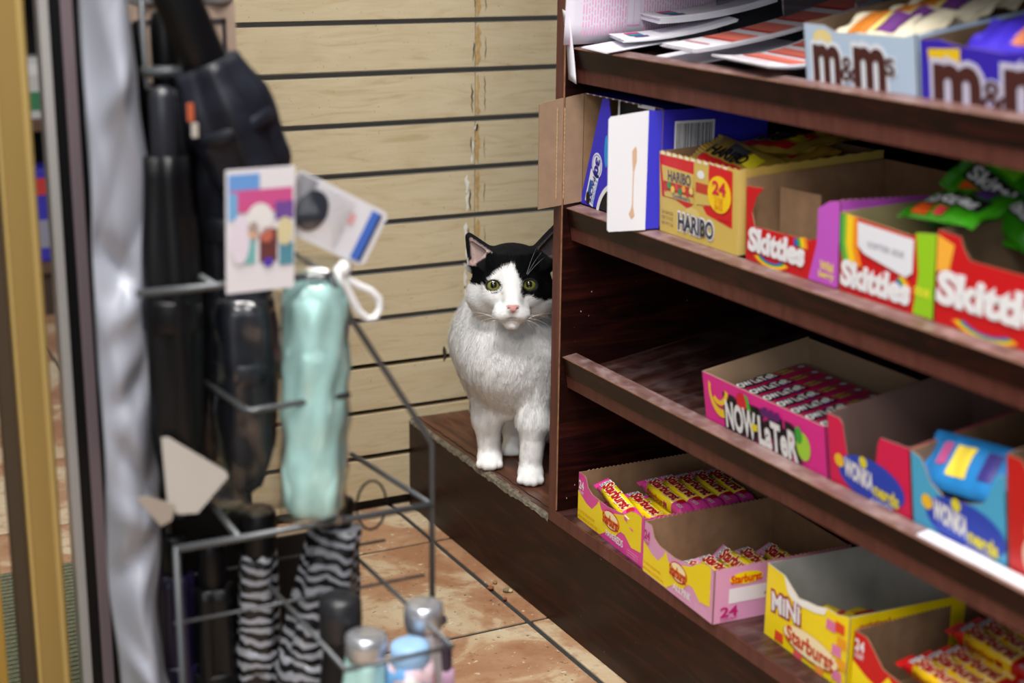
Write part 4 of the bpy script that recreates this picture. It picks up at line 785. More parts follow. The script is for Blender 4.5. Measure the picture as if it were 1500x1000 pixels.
# ------------------------------------------------------------------ cat
def surface_nets(F, org, h):
    S = F < 0; nx, ny, nz = F.shape
    cnt = np.zeros((nx - 1, ny - 1, nz - 1), np.int8); acc = np.zeros((nx - 1, ny - 1, nz - 1, 3), np.float32); num = np.zeros((nx - 1, ny - 1, nz - 1), np.int16)
    sl = lambda a, d: slice(d, a - 1 + d)
    corners = [(i, j, k) for i in (0, 1) for j in (0, 1) for k in (0, 1)]
    for c in corners: cnt += S[sl(nx, c[0]), sl(ny, c[1]), sl(nz, c[2])]
    act = (cnt > 0) & (cnt < 8); idx = np.argwhere(act); n = len(idx)
    P = np.zeros((n, 3)); M_ = np.zeros(n)
    for a in corners:
        for ax in range(3):
            if a[ax]: continue
            b = list(a); b[ax] = 1
            fa = F[idx[:, 0] + a[0], idx[:, 1] + a[1], idx[:, 2] + a[2]]; fb = F[idx[:, 0] + b[0], idx[:, 1] + b[1], idx[:, 2] + b[2]]
            x = (fa < 0) != (fb < 0); t = np.where(x, fa / np.where(fa - fb == 0, 1, fa - fb), 0)
            p = np.tile(np.array(a, float), (n, 1)); p[:, ax] += t; P += p * x[:, None]; M_ += x
    V = (idx + P / M_[:, None]) * h + org
    vid = -np.ones(act.shape, np.int64); vid[act] = np.arange(n)
    Q = []
    for ax in range(3):
        o = [a for a in range(3) if a != ax]
        A = np.moveaxis(S, ax, 0)[:-1]; B = np.moveaxis(S, ax, 0)[1:]; ch_ = A != B
        e = np.argwhere(ch_[:, 1:-1, 1:-1]) + [0, 1, 1]; sg = np.moveaxis(S, ax, 0)[e[:, 0], e[:, 1], e[:, 2]]
        vm = np.moveaxis(vid, ax, 0)
        q = np.stack([vm[e[:, 0], e[:, 1] - 1, e[:, 2] - 1], vm[e[:, 0], e[:, 1], e[:, 2] - 1], vm[e[:, 0], e[:, 1], e[:, 2]], vm[e[:, 0], e[:, 1] - 1, e[:, 2]]], 1)
        flip = sg if ax != 1 else ~sg
        q[~flip] = q[~flip][:, ::-1]; Q.append(q)
    return V, np.concatenate(Q)
HC = 0.0022; lo = np.array([-0.135, -0.115, -0.004]); hi = np.array([0.150, 0.300, 0.385])
gx, gy, gz = [np.arange(lo[i], hi[i], HC, dtype=np.float32) for i in range(3)]
GXYZ = np.stack(np.meshgrid(gx, gy, gz, indexing='ij'), -1)
F = np.full(GXYZ.shape[:3], 1.0, np.float32)
def region(c0, c1, pad):
    a = [max(0, int((c0[i] - pad - lo[i]) / HC)) for i in range(3)]; b = [min(F.shape[i], int((c1[i] + pad - lo[i]) / HC) + 2) for i in range(3)]
    return tuple(slice(a[i], b[i]) for i in range(3))
def smin(a, b, k):
    h_ = np.clip(0.5 + 0.5 * (b - a) / k, 0, 1); return b + (a - b) * h_ - k * h_ * (1 - h_)
def vx(p): return np.array([p[0], -p[1], p[2]], np.float32)     # (right, towards viewer, up) -> mesh axes
def ell(c, r, k=0.012, rotz=0.0, sub=False):
    c = vx(c); r = np.array(r, np.float32); R_ = region(c - max(r), c + max(r), 0.05); p = GXYZ[R_] - c
    if rotz:
        cz, sz = math.cos(rotz), math.sin(rotz); p = np.stack([p[..., 0] * cz + p[..., 1] * sz, -p[..., 0] * sz + p[..., 1] * cz, p[..., 2]], -1)
    k0 = np.linalg.norm(p / r, axis=-1); k1 = np.linalg.norm(p / (r * r), axis=-1) + 1e-6; d = k0 * (k0 - 1) / k1
    F[R_] = -smin(-F[R_], d, k) if sub else smin(F[R_], d, k)
def cap(a, b, ra, rb, k=0.012):
    a, b = vx(a), vx(b); R_ = region(np.minimum(a, b), np.maximum(a, b), max(ra, rb) + 0.045); p = GXYZ[R_] - a; ab = b - a
    t = np.clip((p @ ab) / (ab @ ab), 0, 1); d = np.linalg.norm(p - t[..., None] * ab, axis=-1) - (ra + (rb - ra) * t); F[R_] = smin(F[R_], d, k)
def tri_plate(A, B, Cc, th, rnd, k, sub=False):
    A, B, Cc = vx(A), vx(B), vx(Cc); R_ = region(np.minimum(np.minimum(A, B), Cc), np.maximum(np.maximum(A, B), Cc), 0.02); p = GXYZ[R_]
    n = np.cross(B - A, Cc - A); n /= np.linalg.norm(n); e1 = (B - A) / np.linalg.norm(B - A); e2 = np.cross(n, e1)
    q = p - A; X = q @ e1; Y = q @ e2; Z = q @ n; T = [(0., 0.), ((B - A) @ e1, 0.), ((Cc - A) @ e1, (Cc - A) @ e2)]
    dm_ = np.full(X.shape, 1e9, np.float32); ins = np.ones(X.shape, bool)
    for i in range(3):
        (x0, y0), (x1, y1) = T[i], T[(i + 1) % 3]; ex, ey = x1 - x0, y1 - y0; t = np.clip(((X - x0) * ex + (Y - y0) * ey) / (ex * ex + ey * ey), 0, 1)
        dm_ = np.minimum(dm_, np.hypot(X - x0 - t * ex, Y - y0 - t * ey)); ins &= (ex * (Y - y0) - ey * (X - x0)) >= 0
    d2 = np.where(ins, -dm_, dm_) ; d = np.sqrt(np.maximum(d2, 0) ** 2 + np.maximum(np.abs(Z) - th, 0) ** 2) + np.minimum(np.maximum(d2, np.abs(Z) - th), 0) - rnd
    F[R_] = -smin(-F[R_], d, k) if sub else smin(F[R_], d, k)
# trunk
ell((0.050, -0.160, 0.088), (0.078, 0.085, 0.086), 0.02); ell((0.008, -0.100, 0.160), (0.066, 0.070, 0.090), 0.03)
ell((-0.018, -0.035, 0.182), (0.058, 0.055, 0.068), 0.03); ell((-0.047, -0.050, 0.196), (0.036, 0.050, 0.060), 0.03); cap((-0.050, -0.052, 0.185), (-0.0385, -0.049, 0.085), 0.036, 0.0205, 0.02)
ell((0.022, -0.028, 0.180), (0.044, 0.050, 0.064), 0.03); cap((0.030, -0.012, 0.185), (0.029, 0.008, 0.095), 0.034, 0.0205, 0.02); ell((-0.016, -0.004, 0.185), (0.042, 0.035, 0.055), 0.03)
cap((-0.006, -0.025, 0.275), (-0.016, -0.045, 0.200), 0.044, 0.062, 0.03); cap((-0.012, -0.018, 0.165), (-0.006, -0.040, 0.098), 0.046, 0.022, 0.03)
ell((0.012, -0.150, 0.062), (0.040, 0.070, 0.060), 0.02); ell((0.090, -0.130, 0.062), (0.034, 0.060, 0.060), 0.02)
# front legs and paws
cap((-0.0385, -0.049, 0.085), (-0.038, -0.048, 0.070), 0.0205, 0.0200, 0.012); cap((-0.038, -0.048, 0.070), (-0.0345, -0.050, 0.020), 0.0200, 0.0165, 0.012)
cap((0.029, 0.008, 0.095), (0.0285, 0.010, 0.085), 0.0205, 0.0198, 0.012); cap((0.0285, 0.010, 0.085), (0.0250, 0.014, 0.020), 0.0196, 0.0162, 0.012)
for (cx_, cy_) in ((-0.0345, -0.041), (0.0250, 0.024)):
    ell((cx_, cy_, 0.0115), (0.0185, 0.0215, 0.0130), 0.010)
    for i, (ox, oy, r_) in enumerate(((-0.0135, 0.011, 0.0066), (-0.0048, 0.0165, 0.0074), (0.0048, 0.0168, 0.0074), (0.0135, 0.0115, 0.0066))):
        cap((cx_ + ox * .7, cy_ + oy - 0.014, 0.013), (cx_ + ox, cy_ + oy, 0.0078), r_ * .95, r_, 0.0022)
# hind paws, tail
cap((0.004, -0.14, 0.016), (-0.004, -0.095, 0.011), 0.017, 0.0135, 0.01); cap((0.085, -0.12, 0.016), (0.080, -0.060, 0.011), 0.017, 0.0135, 0.01)
for o_ in (-0.008, 0.0, 0.008): cap((-0.004 + o_ * .7, -0.095, 0.012), (-0.003 + o_, -0.086, 0.0075), 0.007, 0.0066, 0.003)
tl = [(0.04, -0.235, 0.022), (0.00, -0.250, 0.018), (-0.030, -0.245, 0.015), (-0.05, -0.225, 0.013)]
for i in range(3): cap(tl[i], tl[i + 1], 0.016 - .001 * i, 0.015 - .001 * i, 0.01)
# head
HX = -0.0045
ell((HX, 0.008, 0.2985), (0.0510, 0.052, 0.0445), 0.02); ell((HX, 0.020, 0.322), (0.037, 0.034, 0.0185), 0.02)
for s in (-1, 1):
    ell((HX + s * 0.033, 0.020, 0.2725), (0.0285, 0.030, 0.027), 0.016); ell((HX + s * 0.0115, 0.0625, 0.2595), (0.0145, 0.0165, 0.0115), 0.008)
    ell((HX + s * 0.026, 0.046, 0.2815), (0.014, 0.014, 0.012), 0.012)
cap((HX + .001, 0.040, 0.314), (HX + .0015, 0.0725, 0.2735), 0.0150, 0.0080, 0.018)
ell((HX + .0015, 0.0795, 0.2705), (0.0072, 0.0050, 0.0048), 0.004)
ell((HX + .001, 0.0590, 0.2440), (0.0125, 0.0125, 0.0080), 0.008)
# mouth crease and nose cleft
ell((HX + .001, 0.0775, 0.2520), (0.0150, 0.0060, 0.0011), 0.002, sub=True); ell((HX + .001, 0.083, 0.2600), (0.0010, 0.0055, 0.0060), 0.002, sub=True)
EYES = [(-0.0294, 0.0475, 0.2960), (0.0190, 0.0475, 0.2975)]; ER = 0.0112
for e in EYES:
    ell((e[0], e[1] + .001, e[2]), (0.0148, 0.0128, 0.0125), 0.006)
    ell((e[0], e[1] + 0.0095, e[2]), (0.0098, 0.0085, 0.0070), 0.0035, sub=True)
# ears: triangular shells hollowed at the front
EL = [(-0.0665, -0.004, 0.3555), (-0.0615, -0.006, 0.3060), (-0.0270, 0.014, 0.3330)]; ERt = [(0.0590, -0.008, 0.3705), (0.0560, -0.010, 0.3140), (0.0260, 0.012, 0.3390)]
for E_ in (EL, ERt):
    _c = np.mean(np.array(E_), 0); _e = [tuple(_c + (np.array(p) - _c) * .90) for p in E_]; tri_plate(_e[0], _e[1], _e[2], 0.0010, 0.0052, 0.006)
    c_ = np.mean(np.array(E_), 0); inn = [tuple(c_ + (np.array(p) - c_) * .66 + np.array([0.0 if E_ is EL else 0.0, 0.0052, -0.001])) for p in E_]
    ell((E_[1][0] * .55 + E_[2][0] * .45, -0.002, 0.313 if E_ is EL else 0.320), (0.017, 0.014, 0.014), 0.010)
    tri_plate(inn[0], inn[1], inn[2], 0.0030, 0.0010, 0.0025, sub=True)
V, Qd = surface_nets(F, lo, HC); V = V.astype(np.float64)
keep = V[:, 2] > -1; V[:, 2] = np.maximum(V[:, 2], 0.0004)
# light smoothing
ed = np.concatenate([Qd[:, [0, 1]], Qd[:, [1, 2]], Qd[:, [2, 3]], Qd[:, [3, 0]]]); deg = np.bincount(ed.ravel(), minlength=len(V)).astype(float)
for it in range(2):
    A_ = np.zeros_like(V)
    for a in range(3): A_[:, a] = np.bincount(ed[:, 0], V[ed[:, 1], a], len(V)) + np.bincount(ed[:, 1], V[ed[:, 0], a], len(V))
    V = V * .6 + .4 * A_ / np.maximum(deg, 1)[:, None]
V[:, 2] = np.maximum(V[:, 2], 0.0004)
def vnoise(P, s, seed):
    r = np.random.default_rng(seed); out = np.zeros(len(P))
    for i in range(6):
        d = r.normal(size=3); d /= np.linalg.norm(d); out += np.sin(P @ d * s * (0.6 + .35 * i) + r.uniform(0, 6.28))
    return out / 6
def in_poly(x, y, poly):
    ins = np.zeros(len(x), bool); dm_ = np.full(len(x), 1e9); n = len(poly)
    for i in range(n):
        (x0, y0), (x1, y1) = poly[i], poly[(i + 1) % n]; c = ((y0 > y) != (y1 > y)) & (x < (x1 - x0) * (y - y0) / ((y1 - y0) or 1e-9) + x0); ins ^= c
        ex, ey = x1 - x0, y1 - y0; t = np.clip(((x - x0) * ex + (y - y0) * ey) / (ex * ex + ey * ey + 1e-12), 0, 1); dm_ = np.minimum(dm_, np.hypot(x - x0 - t * ex, y - y0 - t * ey))
    return np.where(ins, dm_, -dm_)
# coat pattern in the face plane (metres across, metres up along the face)
CA, SA = math.cos(0.232), math.sin(0.232)
def fpl(P): return P[:, 0], P[:, 2] * CA + P[:, 1] * SA
def px(x, y): return ((x - 754.6) / 1069.0, 0.2711 - (y - 425.0) / 1069.0)
BLK = [px(*q) for q in ((650, 300), (830, 300), (830, 432), (806, 440), (797, 442), (787, 439), (777, 435), (770, 434), (767, 438), (762, 430), (763, 415), (760, 410), (757, 402), (753, 394), (749, 391), (744, 394), (739, 394), (733, 397), (727, 400), (721, 406), (716, 412), (714, 419), (705, 421), (696, 420), (688, 417), (684, 408), (692, 399), (686, 388), (680, 370))]
def coat(P, N):
    x, y = fpl(P); d = in_poly(x + .0012 * vnoise(P, 900, 3), y + .0012 * vnoise(P, 900, 4), BLK)
    head = (P[:, 2] > 0.262) & (P[:, 1] < 0.045)
    b = np.clip(d / 0.0022 + .5, 0, 1) * head
    b = np.maximum(b, ((P[:, 1] > 0.025) & (P[:, 2] > 0.255) & (np.abs(P[:, 0] - HX) < .040)).astype(float))                   # nape
    b = np.maximum(b, ((P[:, 1] > 0.165) & (P[:, 2] > 0.03) & (vnoise(P, 26, 9) > -.1)).astype(float))   # saddle
    b = np.maximum(b, ((P[:, 1] > 0.205) & (P[:, 2] < 0.045)).astype(float))
    col = np.empty((len(P), 3)); wcol = np.array([0.93, 0.922, 0.915]); kcol = np.array([0.0065, 0.0065, 0.0075])
    col[:] = wcol * (1 - b[:, None]) + kcol * b[:, None]
    return col, b, x, y
def body_colour(P, N):
    col, b, x, y = coat(P, N)
    def mixin(w_, c): col[:] = col * (1 - w_[:, None]) + np.array(c) * w_[:, None]
    # inner ears
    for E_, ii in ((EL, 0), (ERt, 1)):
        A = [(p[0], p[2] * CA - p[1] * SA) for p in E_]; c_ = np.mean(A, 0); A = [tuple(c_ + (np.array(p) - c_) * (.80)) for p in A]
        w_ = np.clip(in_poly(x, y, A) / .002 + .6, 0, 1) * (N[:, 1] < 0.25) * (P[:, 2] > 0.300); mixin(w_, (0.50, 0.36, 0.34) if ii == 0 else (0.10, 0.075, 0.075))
    cx, cy = px(690, 390); w_ = np.clip(1 - np.hypot((x - cx) / .007, (y - cy) / .010), 0, 1) * (P[:, 1] < .02); mixin(np.minimum(w_ * 2, .8), (0.62, 0.42, 0.38))
    # nose leather and lips
    NP = [px(*q) for q in ((741.5, 449), (746, 447), (757, 447), (761.5, 449), (757, 455), (752, 460), (747, 455))]
    w_ = np.clip(in_poly(x, y, NP) / .0012 + .6, 0, 1) * (P[:, 1] < -0.068); mixin(w_, (0.60, 0.30, 0.28))
    for q in ((745.5, 452), (758, 452)):
        cx, cy = px(*q); w_ = np.clip(1.6 - np.hypot((x - cx) / .0018, (y - cy) / .0010), 0, 1) * (P[:, 1] < -0.070); mixin(w_, (0.10, 0.03, 0.03))
    cx, cy = px(751.5, 466.5); w_ = np.clip(1.5 - np.hypot((x - cx) / .011, (y - cy - .0006 * np.cos((x - cx) * 300)) / .0011), 0, 1) * (P[:, 1] < -0.055); mixin(w_ * .75, (0.20, 0.14, 0.13))
    # dark eye rims, tear marks
    for e in EYES:
        ex, ey = e[0], e[2] * CA - e[1] * SA - .0095 * SA; r_ = np.hypot((x - ex) / .0117, (y - ey) / .0098); w_ = np.clip((1.12 - r_) * 6, 0, 1) * (P[:, 1] < -0.030); mixin(w_, (0.03, 0.025, 0.025))
    cx, cy = px(736, 430.5); w_ = np.clip(1.4 - np.hypot((x - cx) / .0022, (y - cy) / .0016), 0, 1) * (P[:, 1] < -.03); mixin(w_ * .7, (0.45, 0.28, 0.24))
    return col
def make_mesh(name, V, Fq, colours, mats, smooth=True):
    me = bpy.data.meshes.new(name); k = Fq.shape[1]
    me.vertices.add(len(V)); me.vertices.foreach_set('co', np.ascontiguousarray(V, np.float32).ravel()); me.loops.add(Fq.size); me.loops.foreach_set('vertex_index', np.ascontiguousarray(Fq, np.int32).ravel())
    me.polygons.add(len(Fq)); me.polygons.foreach_set('loop_start', np.arange(0, Fq.size, k, dtype=np.int32)); 
    me.update(calc_edges=True); me.validate()
    if smooth: me.polygons.foreach_set('use_smooth', np.ones(len(Fq), bool))
    if colours is not None:
        a = me.color_attributes.new('Col', 'FLOAT_COLOR', 'POINT'); a.data.foreach_set('color', np.concatenate([colours, np.ones((len(colours), 1))], 1).astype(np.float32).ravel())
    for m_ in mats: me.materials.append(m_)
    return me
fn_ = np.cross(V[Qd[:, 2]] - V[Qd[:, 0]], V[Qd[:, 3]] - V[Qd[:, 1]]); VN = np.zeros_like(V)
for j in range(4):
    for a in range(3): VN[:, a] += np.bincount(Qd[:, j], fn_[:, a], len(V))
VN /= np.linalg.norm(VN, axis=1)[:, None] + 1e-12
if ((V - V.mean(0)) * VN).sum() < 0: Qd = Qd[:, ::-1].copy(); VN = -VN
skin = attr_material('cat_skin', 0.8); skin.node_tree.nodes['Principled BSDF'].inputs['Specular IOR Level'].default_value = .12
CATL = Vector((0.985, 1.893, 0.1502)); CROT = (0, 0, math.atan2(-0.4601, 0.8879))
cat = link('cat', make_mesh('cat', V, Qd, body_colour(V, VN), [skin]), loc=CATL, rot=CROT)
tag(cat, 'white cat with black cap and green eyes sitting on the bench behind the end panel', 'cat')
# eyes
for i, e in enumerate(EYES):
    n1, n2 = 24, 32; vs = []; cs = []
    look = Vector((0.0, -0.975, 0.20)).normalized(); ax = Vector((1, 0, 0)); ay = look.cross(ax).normalized() * -1
    if ay.z < 0: ay = -ay
    for a in range(n1 + 1):
        th_ = PI * a / n1 * 0.75
        for b in range(n2):
            ph = 2 * PI * b / n2; rad = math.sin(th_); X, Y = rad * math.cos(ph), rad * math.sin(ph)
            vs.append(Vector(vx(e)) + (ax * X + ay * Y + look * math.cos(th_)) * ER)
            pu = math.hypot(X / .40, Y / .46); g = min(1, max(0, (pu - .92) / .12)); rim = min(1, max(0, (rad - .76) / .1)) if th_ < PI / 2 else 1
            iris = np.array([0.27, 0.29, 0.06]) * (0.75 + .45 * max(0, -Y)) + np.array([.10, .06, 0]) * max(0, .62 - rad)  # iris darker towards the top: upper lid shadow painted in
            cs.append(np.array([.004, .004, .004]) * (1 - g) + (iris * (1 - rim) + np.array([.04, .04, .02]) * rim) * g)
    fs = np.array([(a * n2 + b, a * n2 + (b + 1) % n2, (a + 1) * n2 + (b + 1) % n2, (a + 1) * n2 + b) for a in range(n1) for b in range(n2)])
    m_ = attr_material('cat_eye', 0.06); m_.node_tree.nodes['Principled BSDF'].inputs['Coat Weight'].default_value = 1.0
    link('eye', make_mesh('eye', np.array([tuple(v) for v in vs]), fs[:, ::-1], np.array(cs), [m_]), cat, label='green eye with a dark pupil')
# whiskers
WK = M((240, 240, 238), 0.4)
def whisk(p0, p1, sag, r=0.00021):
    a, b = Vector(vx(p0)), Vector(vx(p1)); pts = [a.lerp(b, t / 10) + Vector((0, -0.004 * math.sin(t / 10 * PI), sag * math.sin(t / 10 * PI))) for t in range(11)]
    MB().tube(pts, [r * (1 - .75 * t / 10) for t in range(11)], 4).build('whisker', WK, cat)
for s in (-1, 1):
    for i, (dx, dz) in enumerate(((-.046, -.012), (-.044, -.024), (-.036, -.033), (-.030, -.040), (-.022, -.042), (-.050, -.002))):
        whisk((HX + s * (.015 + .002 * (i % 3)), .072, .2575 - .0022 * (i % 3)), (HX + s * (.015 - dx), .050, .2575 + dz), .006)
for dx, dz in ((.028, .044), (.034, .036), (.018, .050)): whisk((0.014, .056, .309), (0.014 + dx * .75, .058, .309 + dz * .8), .003, .00013)
# fur
NH = 230000
q0, q1, q2, q3 = (V[Qd[:, j]] for j in range(4)); fa = np.linalg.norm(np.cross(q2 - q0, q3 - q1), axis=1)
cen = (q0 + q1 + q2 + q3) / 4; wgt = fa * np.where(cen[:, 1] < 0.06, 1.0, 0.25) * np.where(cen[:, 2] > 0.235, 1.5, 1.0)
fi = RNG.choice(len(Qd), NH, p=wgt / wgt.sum()); uu = RNG.random((NH, 2))
bw = np.stack([(1 - uu[:, 0]) * (1 - uu[:, 1]), uu[:, 0] * (1 - uu[:, 1]), uu[:, 0] * uu[:, 1], (1 - uu[:, 0]) * uu[:, 1]], 1)
RP = np.einsum('nk,nkc->nc', bw, V[Qd[fi]]); RN = np.einsum('nk,nkc->nc', bw, VN[Qd[fi]]); RN /= np.linalg.norm(RN, axis=1)[:, None] + 1e-9
x, y = fpl(RP); ok = np.ones(NH, bool)
for e in EYES:
    ex, ey = e[0], e[2] * CA - e[1] * SA - .0095 * SA; ok &= ~((np.hypot((x - ex) / .0112, (y - ey) / .0090) < 1) & (RP[:, 1] < -.025))
cx, cy = px(751.5, 453.5); ok &= ~((np.hypot((x - cx) / .0095, (y - cy) / .0062) < 1) & (RP[:, 1] < -.066))
RP, RN, x, y = RP[ok], RN[ok], x[ok], y[ok]; NH = len(RP)
hz = RP[:, 2]; isn = np.array([HX, -0.078, 0.270]); fromn = RP - isn; dn = np.linalg.norm(fromn, axis=1)
flow_head = fromn / (dn[:, None] + 1e-6) + np.array([0, .35, 0]); flow_body = np.tile(np.array([0.0, -0.12, -1.0]), (NH, 1)); flow_body[:, 0] += RP[:, 0] * 3
hw = np.clip((hz - 0.235) / 0.02, 0, 1) * (dn < .125); FLW = flow_head * hw[:, None] + flow_body * (1 - hw[:, None]); up_ = (hz > .335); FLW[up_] = np.array([0, .4, 1.0])
FLW -= RN * (FLW * RN).sum(1)[:, None]; FLW /= np.linalg.norm(FLW, axis=1)[:, None] + 1e-6
ln = np.where(hw > .5, np.clip(0.0022 + dn * 0.075, .002, .0085), 0.012); ln = np.where((hz < 0.25) & (hz > .11), 0.0135, ln); ln = np.where(hz < .09, 0.0060, ln); ln = np.where(hz < .028, 0.0026, ln); ln = np.where((hz > .312) & (np.abs(RP[:, 0] - HX) > .034), .0022, ln); ln = np.where(hz > .335, .0022, ln); ln = np.where((hz < .256) & (hz > .232) & (RP[:, 1] < -.045), .0045, ln)
ln *= RNG.uniform(.6, 1.25, NH) * (1 + .35 * vnoise(RP, 240, 21)); CL = np.stack([vnoise(RP, 210, 31 + a_) for a_ in range(3)], 1) * np.where(hz < .25, .38, .2)[:, None]; lift = np.where(hz < .25, .12, .24) + RNG.uniform(-.08, .2, NH)
DIR = FLW + CL + RN * lift[:, None] + RNG.normal(0, .16, (NH, 3)); DIR /= np.linalg.norm(DIR, axis=1)[:, None]
side = np.cross(DIR, RN); side /= np.linalg.norm(side, axis=1)[:, None] + 1e-6
wd = (np.where(hz > .235, .00030, .00042) * RNG.uniform(.7, 1.3, NH))[:, None]
base = RP - RN * .0006; mid = base + DIR * (ln * .55)[:, None]; bend = (FLW - RN * .2) * (ln * .42)[:, None]; tip = mid + DIR * (ln * .25)[:, None] + bend * .6
HV = np.stack([base - side * wd, base + side * wd, mid + side * wd * .75, mid - side * wd * .75, tip], 1).reshape(-1, 3)
k5 = np.arange(NH)[:, None] * 5; T1 = np.concatenate([k5 + [0, 1, 2], k5 + [0, 2, 3], k5 + [3, 2, 4]])
nn = np.cross(HV[T1[:NH, 1]] - HV[T1[:NH, 0]], HV[T1[:NH, 2]] - HV[T1[:NH, 0]]); fl_ = (nn * RN).sum(1) < 0; flips = np.tile(fl_, 3); T1[flips] = T1[flips][:, ::-1]
fcol, bb, _, _ = coat(RP, RN); _A = [(p[0], p[2] * CA - p[1] * SA) for p in EL]; ine0 = in_poly(x, y, [tuple(np.mean(_A, 0) + (np.array(p) - np.mean(_A, 0)) * .85) for p in _A]) > 0; ear = (hz > .318) & (np.abs(RP[:, 0] - HX) > .030) & (RN[:, 1] < .1); fcol[ear & ine0 & (RNG.random(NH) < .6) & (RP[:, 0] < 0)] = np.array([.55, .5, .48])
pink = np.zeros(NH, bool)
A = [(p[0], p[2] * CA - p[1] * SA) for p in EL]; c_ = np.mean(A, 0); ine = in_poly(x, y, [tuple(c_ + (np.array(p) - c_) * .8) for p in A]) > 0
rm = (ine & (RN[:, 1] < .25) & (RNG.random(NH) < .72)); 
fcol *= RNG.uniform(.88, 1.06, NH)[:, None]; kp = ~rm; kk = np.repeat(kp, 5); 
HV5 = HV.reshape(-1, 5, 3)[kp].reshape(-1, 3); n5 = kp.sum(); remap = np.cumsum(kk) - 1; T1 = T1[np.tile(kp, 3)]; T1 = remap[T1]
fc5 = np.repeat(fcol[kp], 5, 0); nr5 = np.repeat(RN[kp], 5, 0); nr5 /= np.linalg.norm(nr5, axis=1)[:, None]
fme = make_mesh('fur', HV5, T1, np.clip(fc5, 0, .93), [fur_material()])
fme.normals_split_custom_set_from_vertices(nr5.astype(np.float32))
link('fur', fme, cat, kind='stuff')

# ------------------------------------------------------------------ wire rack with umbrellas
def rodm(pts, r=0.0028, n=8): return MB().tube(pts, r, n)
rack = thing('wire_rack', 'black wire umbrella rack with open pockets in the aisle', 'rack', (0.45, 1.37, 0))
RL = Vector((0.45, 1.37, 0)); rp = lambda *a: [tuple(Vector(p) - RL) for p in a]
def wire(name, *pts, r=0.0028): return rodm(rp(*pts), r).build(name, WIRE, rack, smooth=True)
RX0, RX1, RYF, RYB = 0.335, 0.588, 1.30, 1.47
for x in (0.372, 0.335): wire('post', (x, RYB, 0.0), (x, RYB, 1.05), r=0.0034)
wire('front_upright', (RX1, RYF, 0.004), (RX1, RYF, 0.444), (0.578, RYF, 0.462), (0.50, RYF, 0.590), (0.488, RYF, 0.621), r=0.003)
wire('front_upright', (RX0, RYF, 0.004), (RX0, RYF, 0.384), r=0.003)
wire('cross_bar', (0.312, RYF, 0.621), (0.488, RYF, 0.621), r=0.0034); wire('side_bar', (0.381, RYF, 0.621), (0.376, RYB, 0.621), r=0.0034); wire('side_bar', (0.486, RYF, 0.621), (0.49, RYB, 0.621))
wire('pocket_loop', (0.388, RYB, 0.507), (0.405, RYF + .006, 0.503), (0.411, RYF, 0.502), (0.418, RYF, 0.503), (0.503, RYF, 0.505), (0.508, RYB, 0.507), r=0.003)
wire('cross_bar', (RX0, RYF, 0.382), (RX1, RYF, 0.382), r=0.0036); wire('side_bar', (0.394, RYF, 0.382), (0.398, RYB, 0.382), r=0.0034); wire('side_bar', (RX1, RYF, 0.382), (0.572, RYB, 0.382))
wire('cross_bar', (0.345, 1.375, 0.800), (0.42, 1.375, 0.800), r=0.005); wire('side_bar', (0.40, 1.375, 0.800), (0.40, RYB, 0.800), r=0.0034)
for x in (0.44, 0.543): wire('basket_wire', (x, RYB, 0.30), (x + 0.004, 1.165, 0.30), r=0.0022)
wire('basket_wire', (0.444, 1.165, 0.30), (0.548, 1.165, 0.30), r=0.0022)
for y in (1.32, 1.42): wire('basket_wire', (RX0, y, 0.30), (RX1, y, 0.30), r=0.0016)
wire('cross_bar', (RX0, RYF, 0.06), (RX1, RYF, 0.06)); wire('side_bar', (RX0, RYF, 0.06), (0.372, RYB, 0.06)); wire('side_bar', (RX1, RYF, 0.06), (0.56, RYB, 0.06)); wire('cross_bar', (0.372, RYB, 0.06), (0.56, RYB, 0.06))
wire('cross_bar', (0.372, RYB, 1.02), (0.335, RYB, 1.02), (0.322, 1.44, 1.02), (0.314, 1.365, 1.02)); wire('hook', (0.314, 1.365, 1.02), (0.314, 1.362, 0.985), (0.3135, 1.36, 0.945), r=.002)
MB().box(0.335 - RL.x, 0.462 - RL.x, RYB + 0.004 - RL.y, RYB + 0.008 - RL.y, 0.02, 0.77).box(0.462 - RL.x, 0.580 - RL.x, RYB + 0.004 - RL.y, RYB + 0.008 - RL.y, 0.02, 0.30).build('dark_backing', M((16, 15, 17), 0.6), rack)  # dark sheet added in place of the rack's shaded interior

NAVY = M((24, 26, 35), 0.42, var=0.3, vscale=60, spec=0.35); INK = M((10, 10, 13), 0.38, spec=0.3); SATIN = M((34, 35, 42), 0.32)
def zebra_mat():
    m = bpy.data.materials.new('zebra_print'); m.use_nodes = True; nt = m.node_tree; b = nt.nodes['Principled BSDF']; N = nt.nodes.new; L = nt.links.new
    tc = N('ShaderNodeTexCoord'); wv = N('ShaderNodeTexWave'); wv.bands_direction = 'Z'; wv.inputs['Scale'].default_value = 25; wv.inputs['Distortion'].default_value = 7; wv.inputs['Detail'].default_value = 2; wv.inputs['Detail Scale'].default_value = 1.2
    L(tc.outputs['Object'], wv.inputs['Vector']); r = N('ShaderNodeValToRGB'); r.color_ramp.elements[0].position = .50; r.color_ramp.elements[0].color = lin((12, 12, 14)); r.color_ramp.elements[1].position = .60; r.color_ramp.elements[1].color = lin((150, 152, 160))
    L(wv.outputs['Fac'], r.inputs['Fac']); L(r.outputs['Color'], b.inputs['Base Color']); b.inputs['Roughness'].default_value = .4; return m
ZEB = zebra_mat()
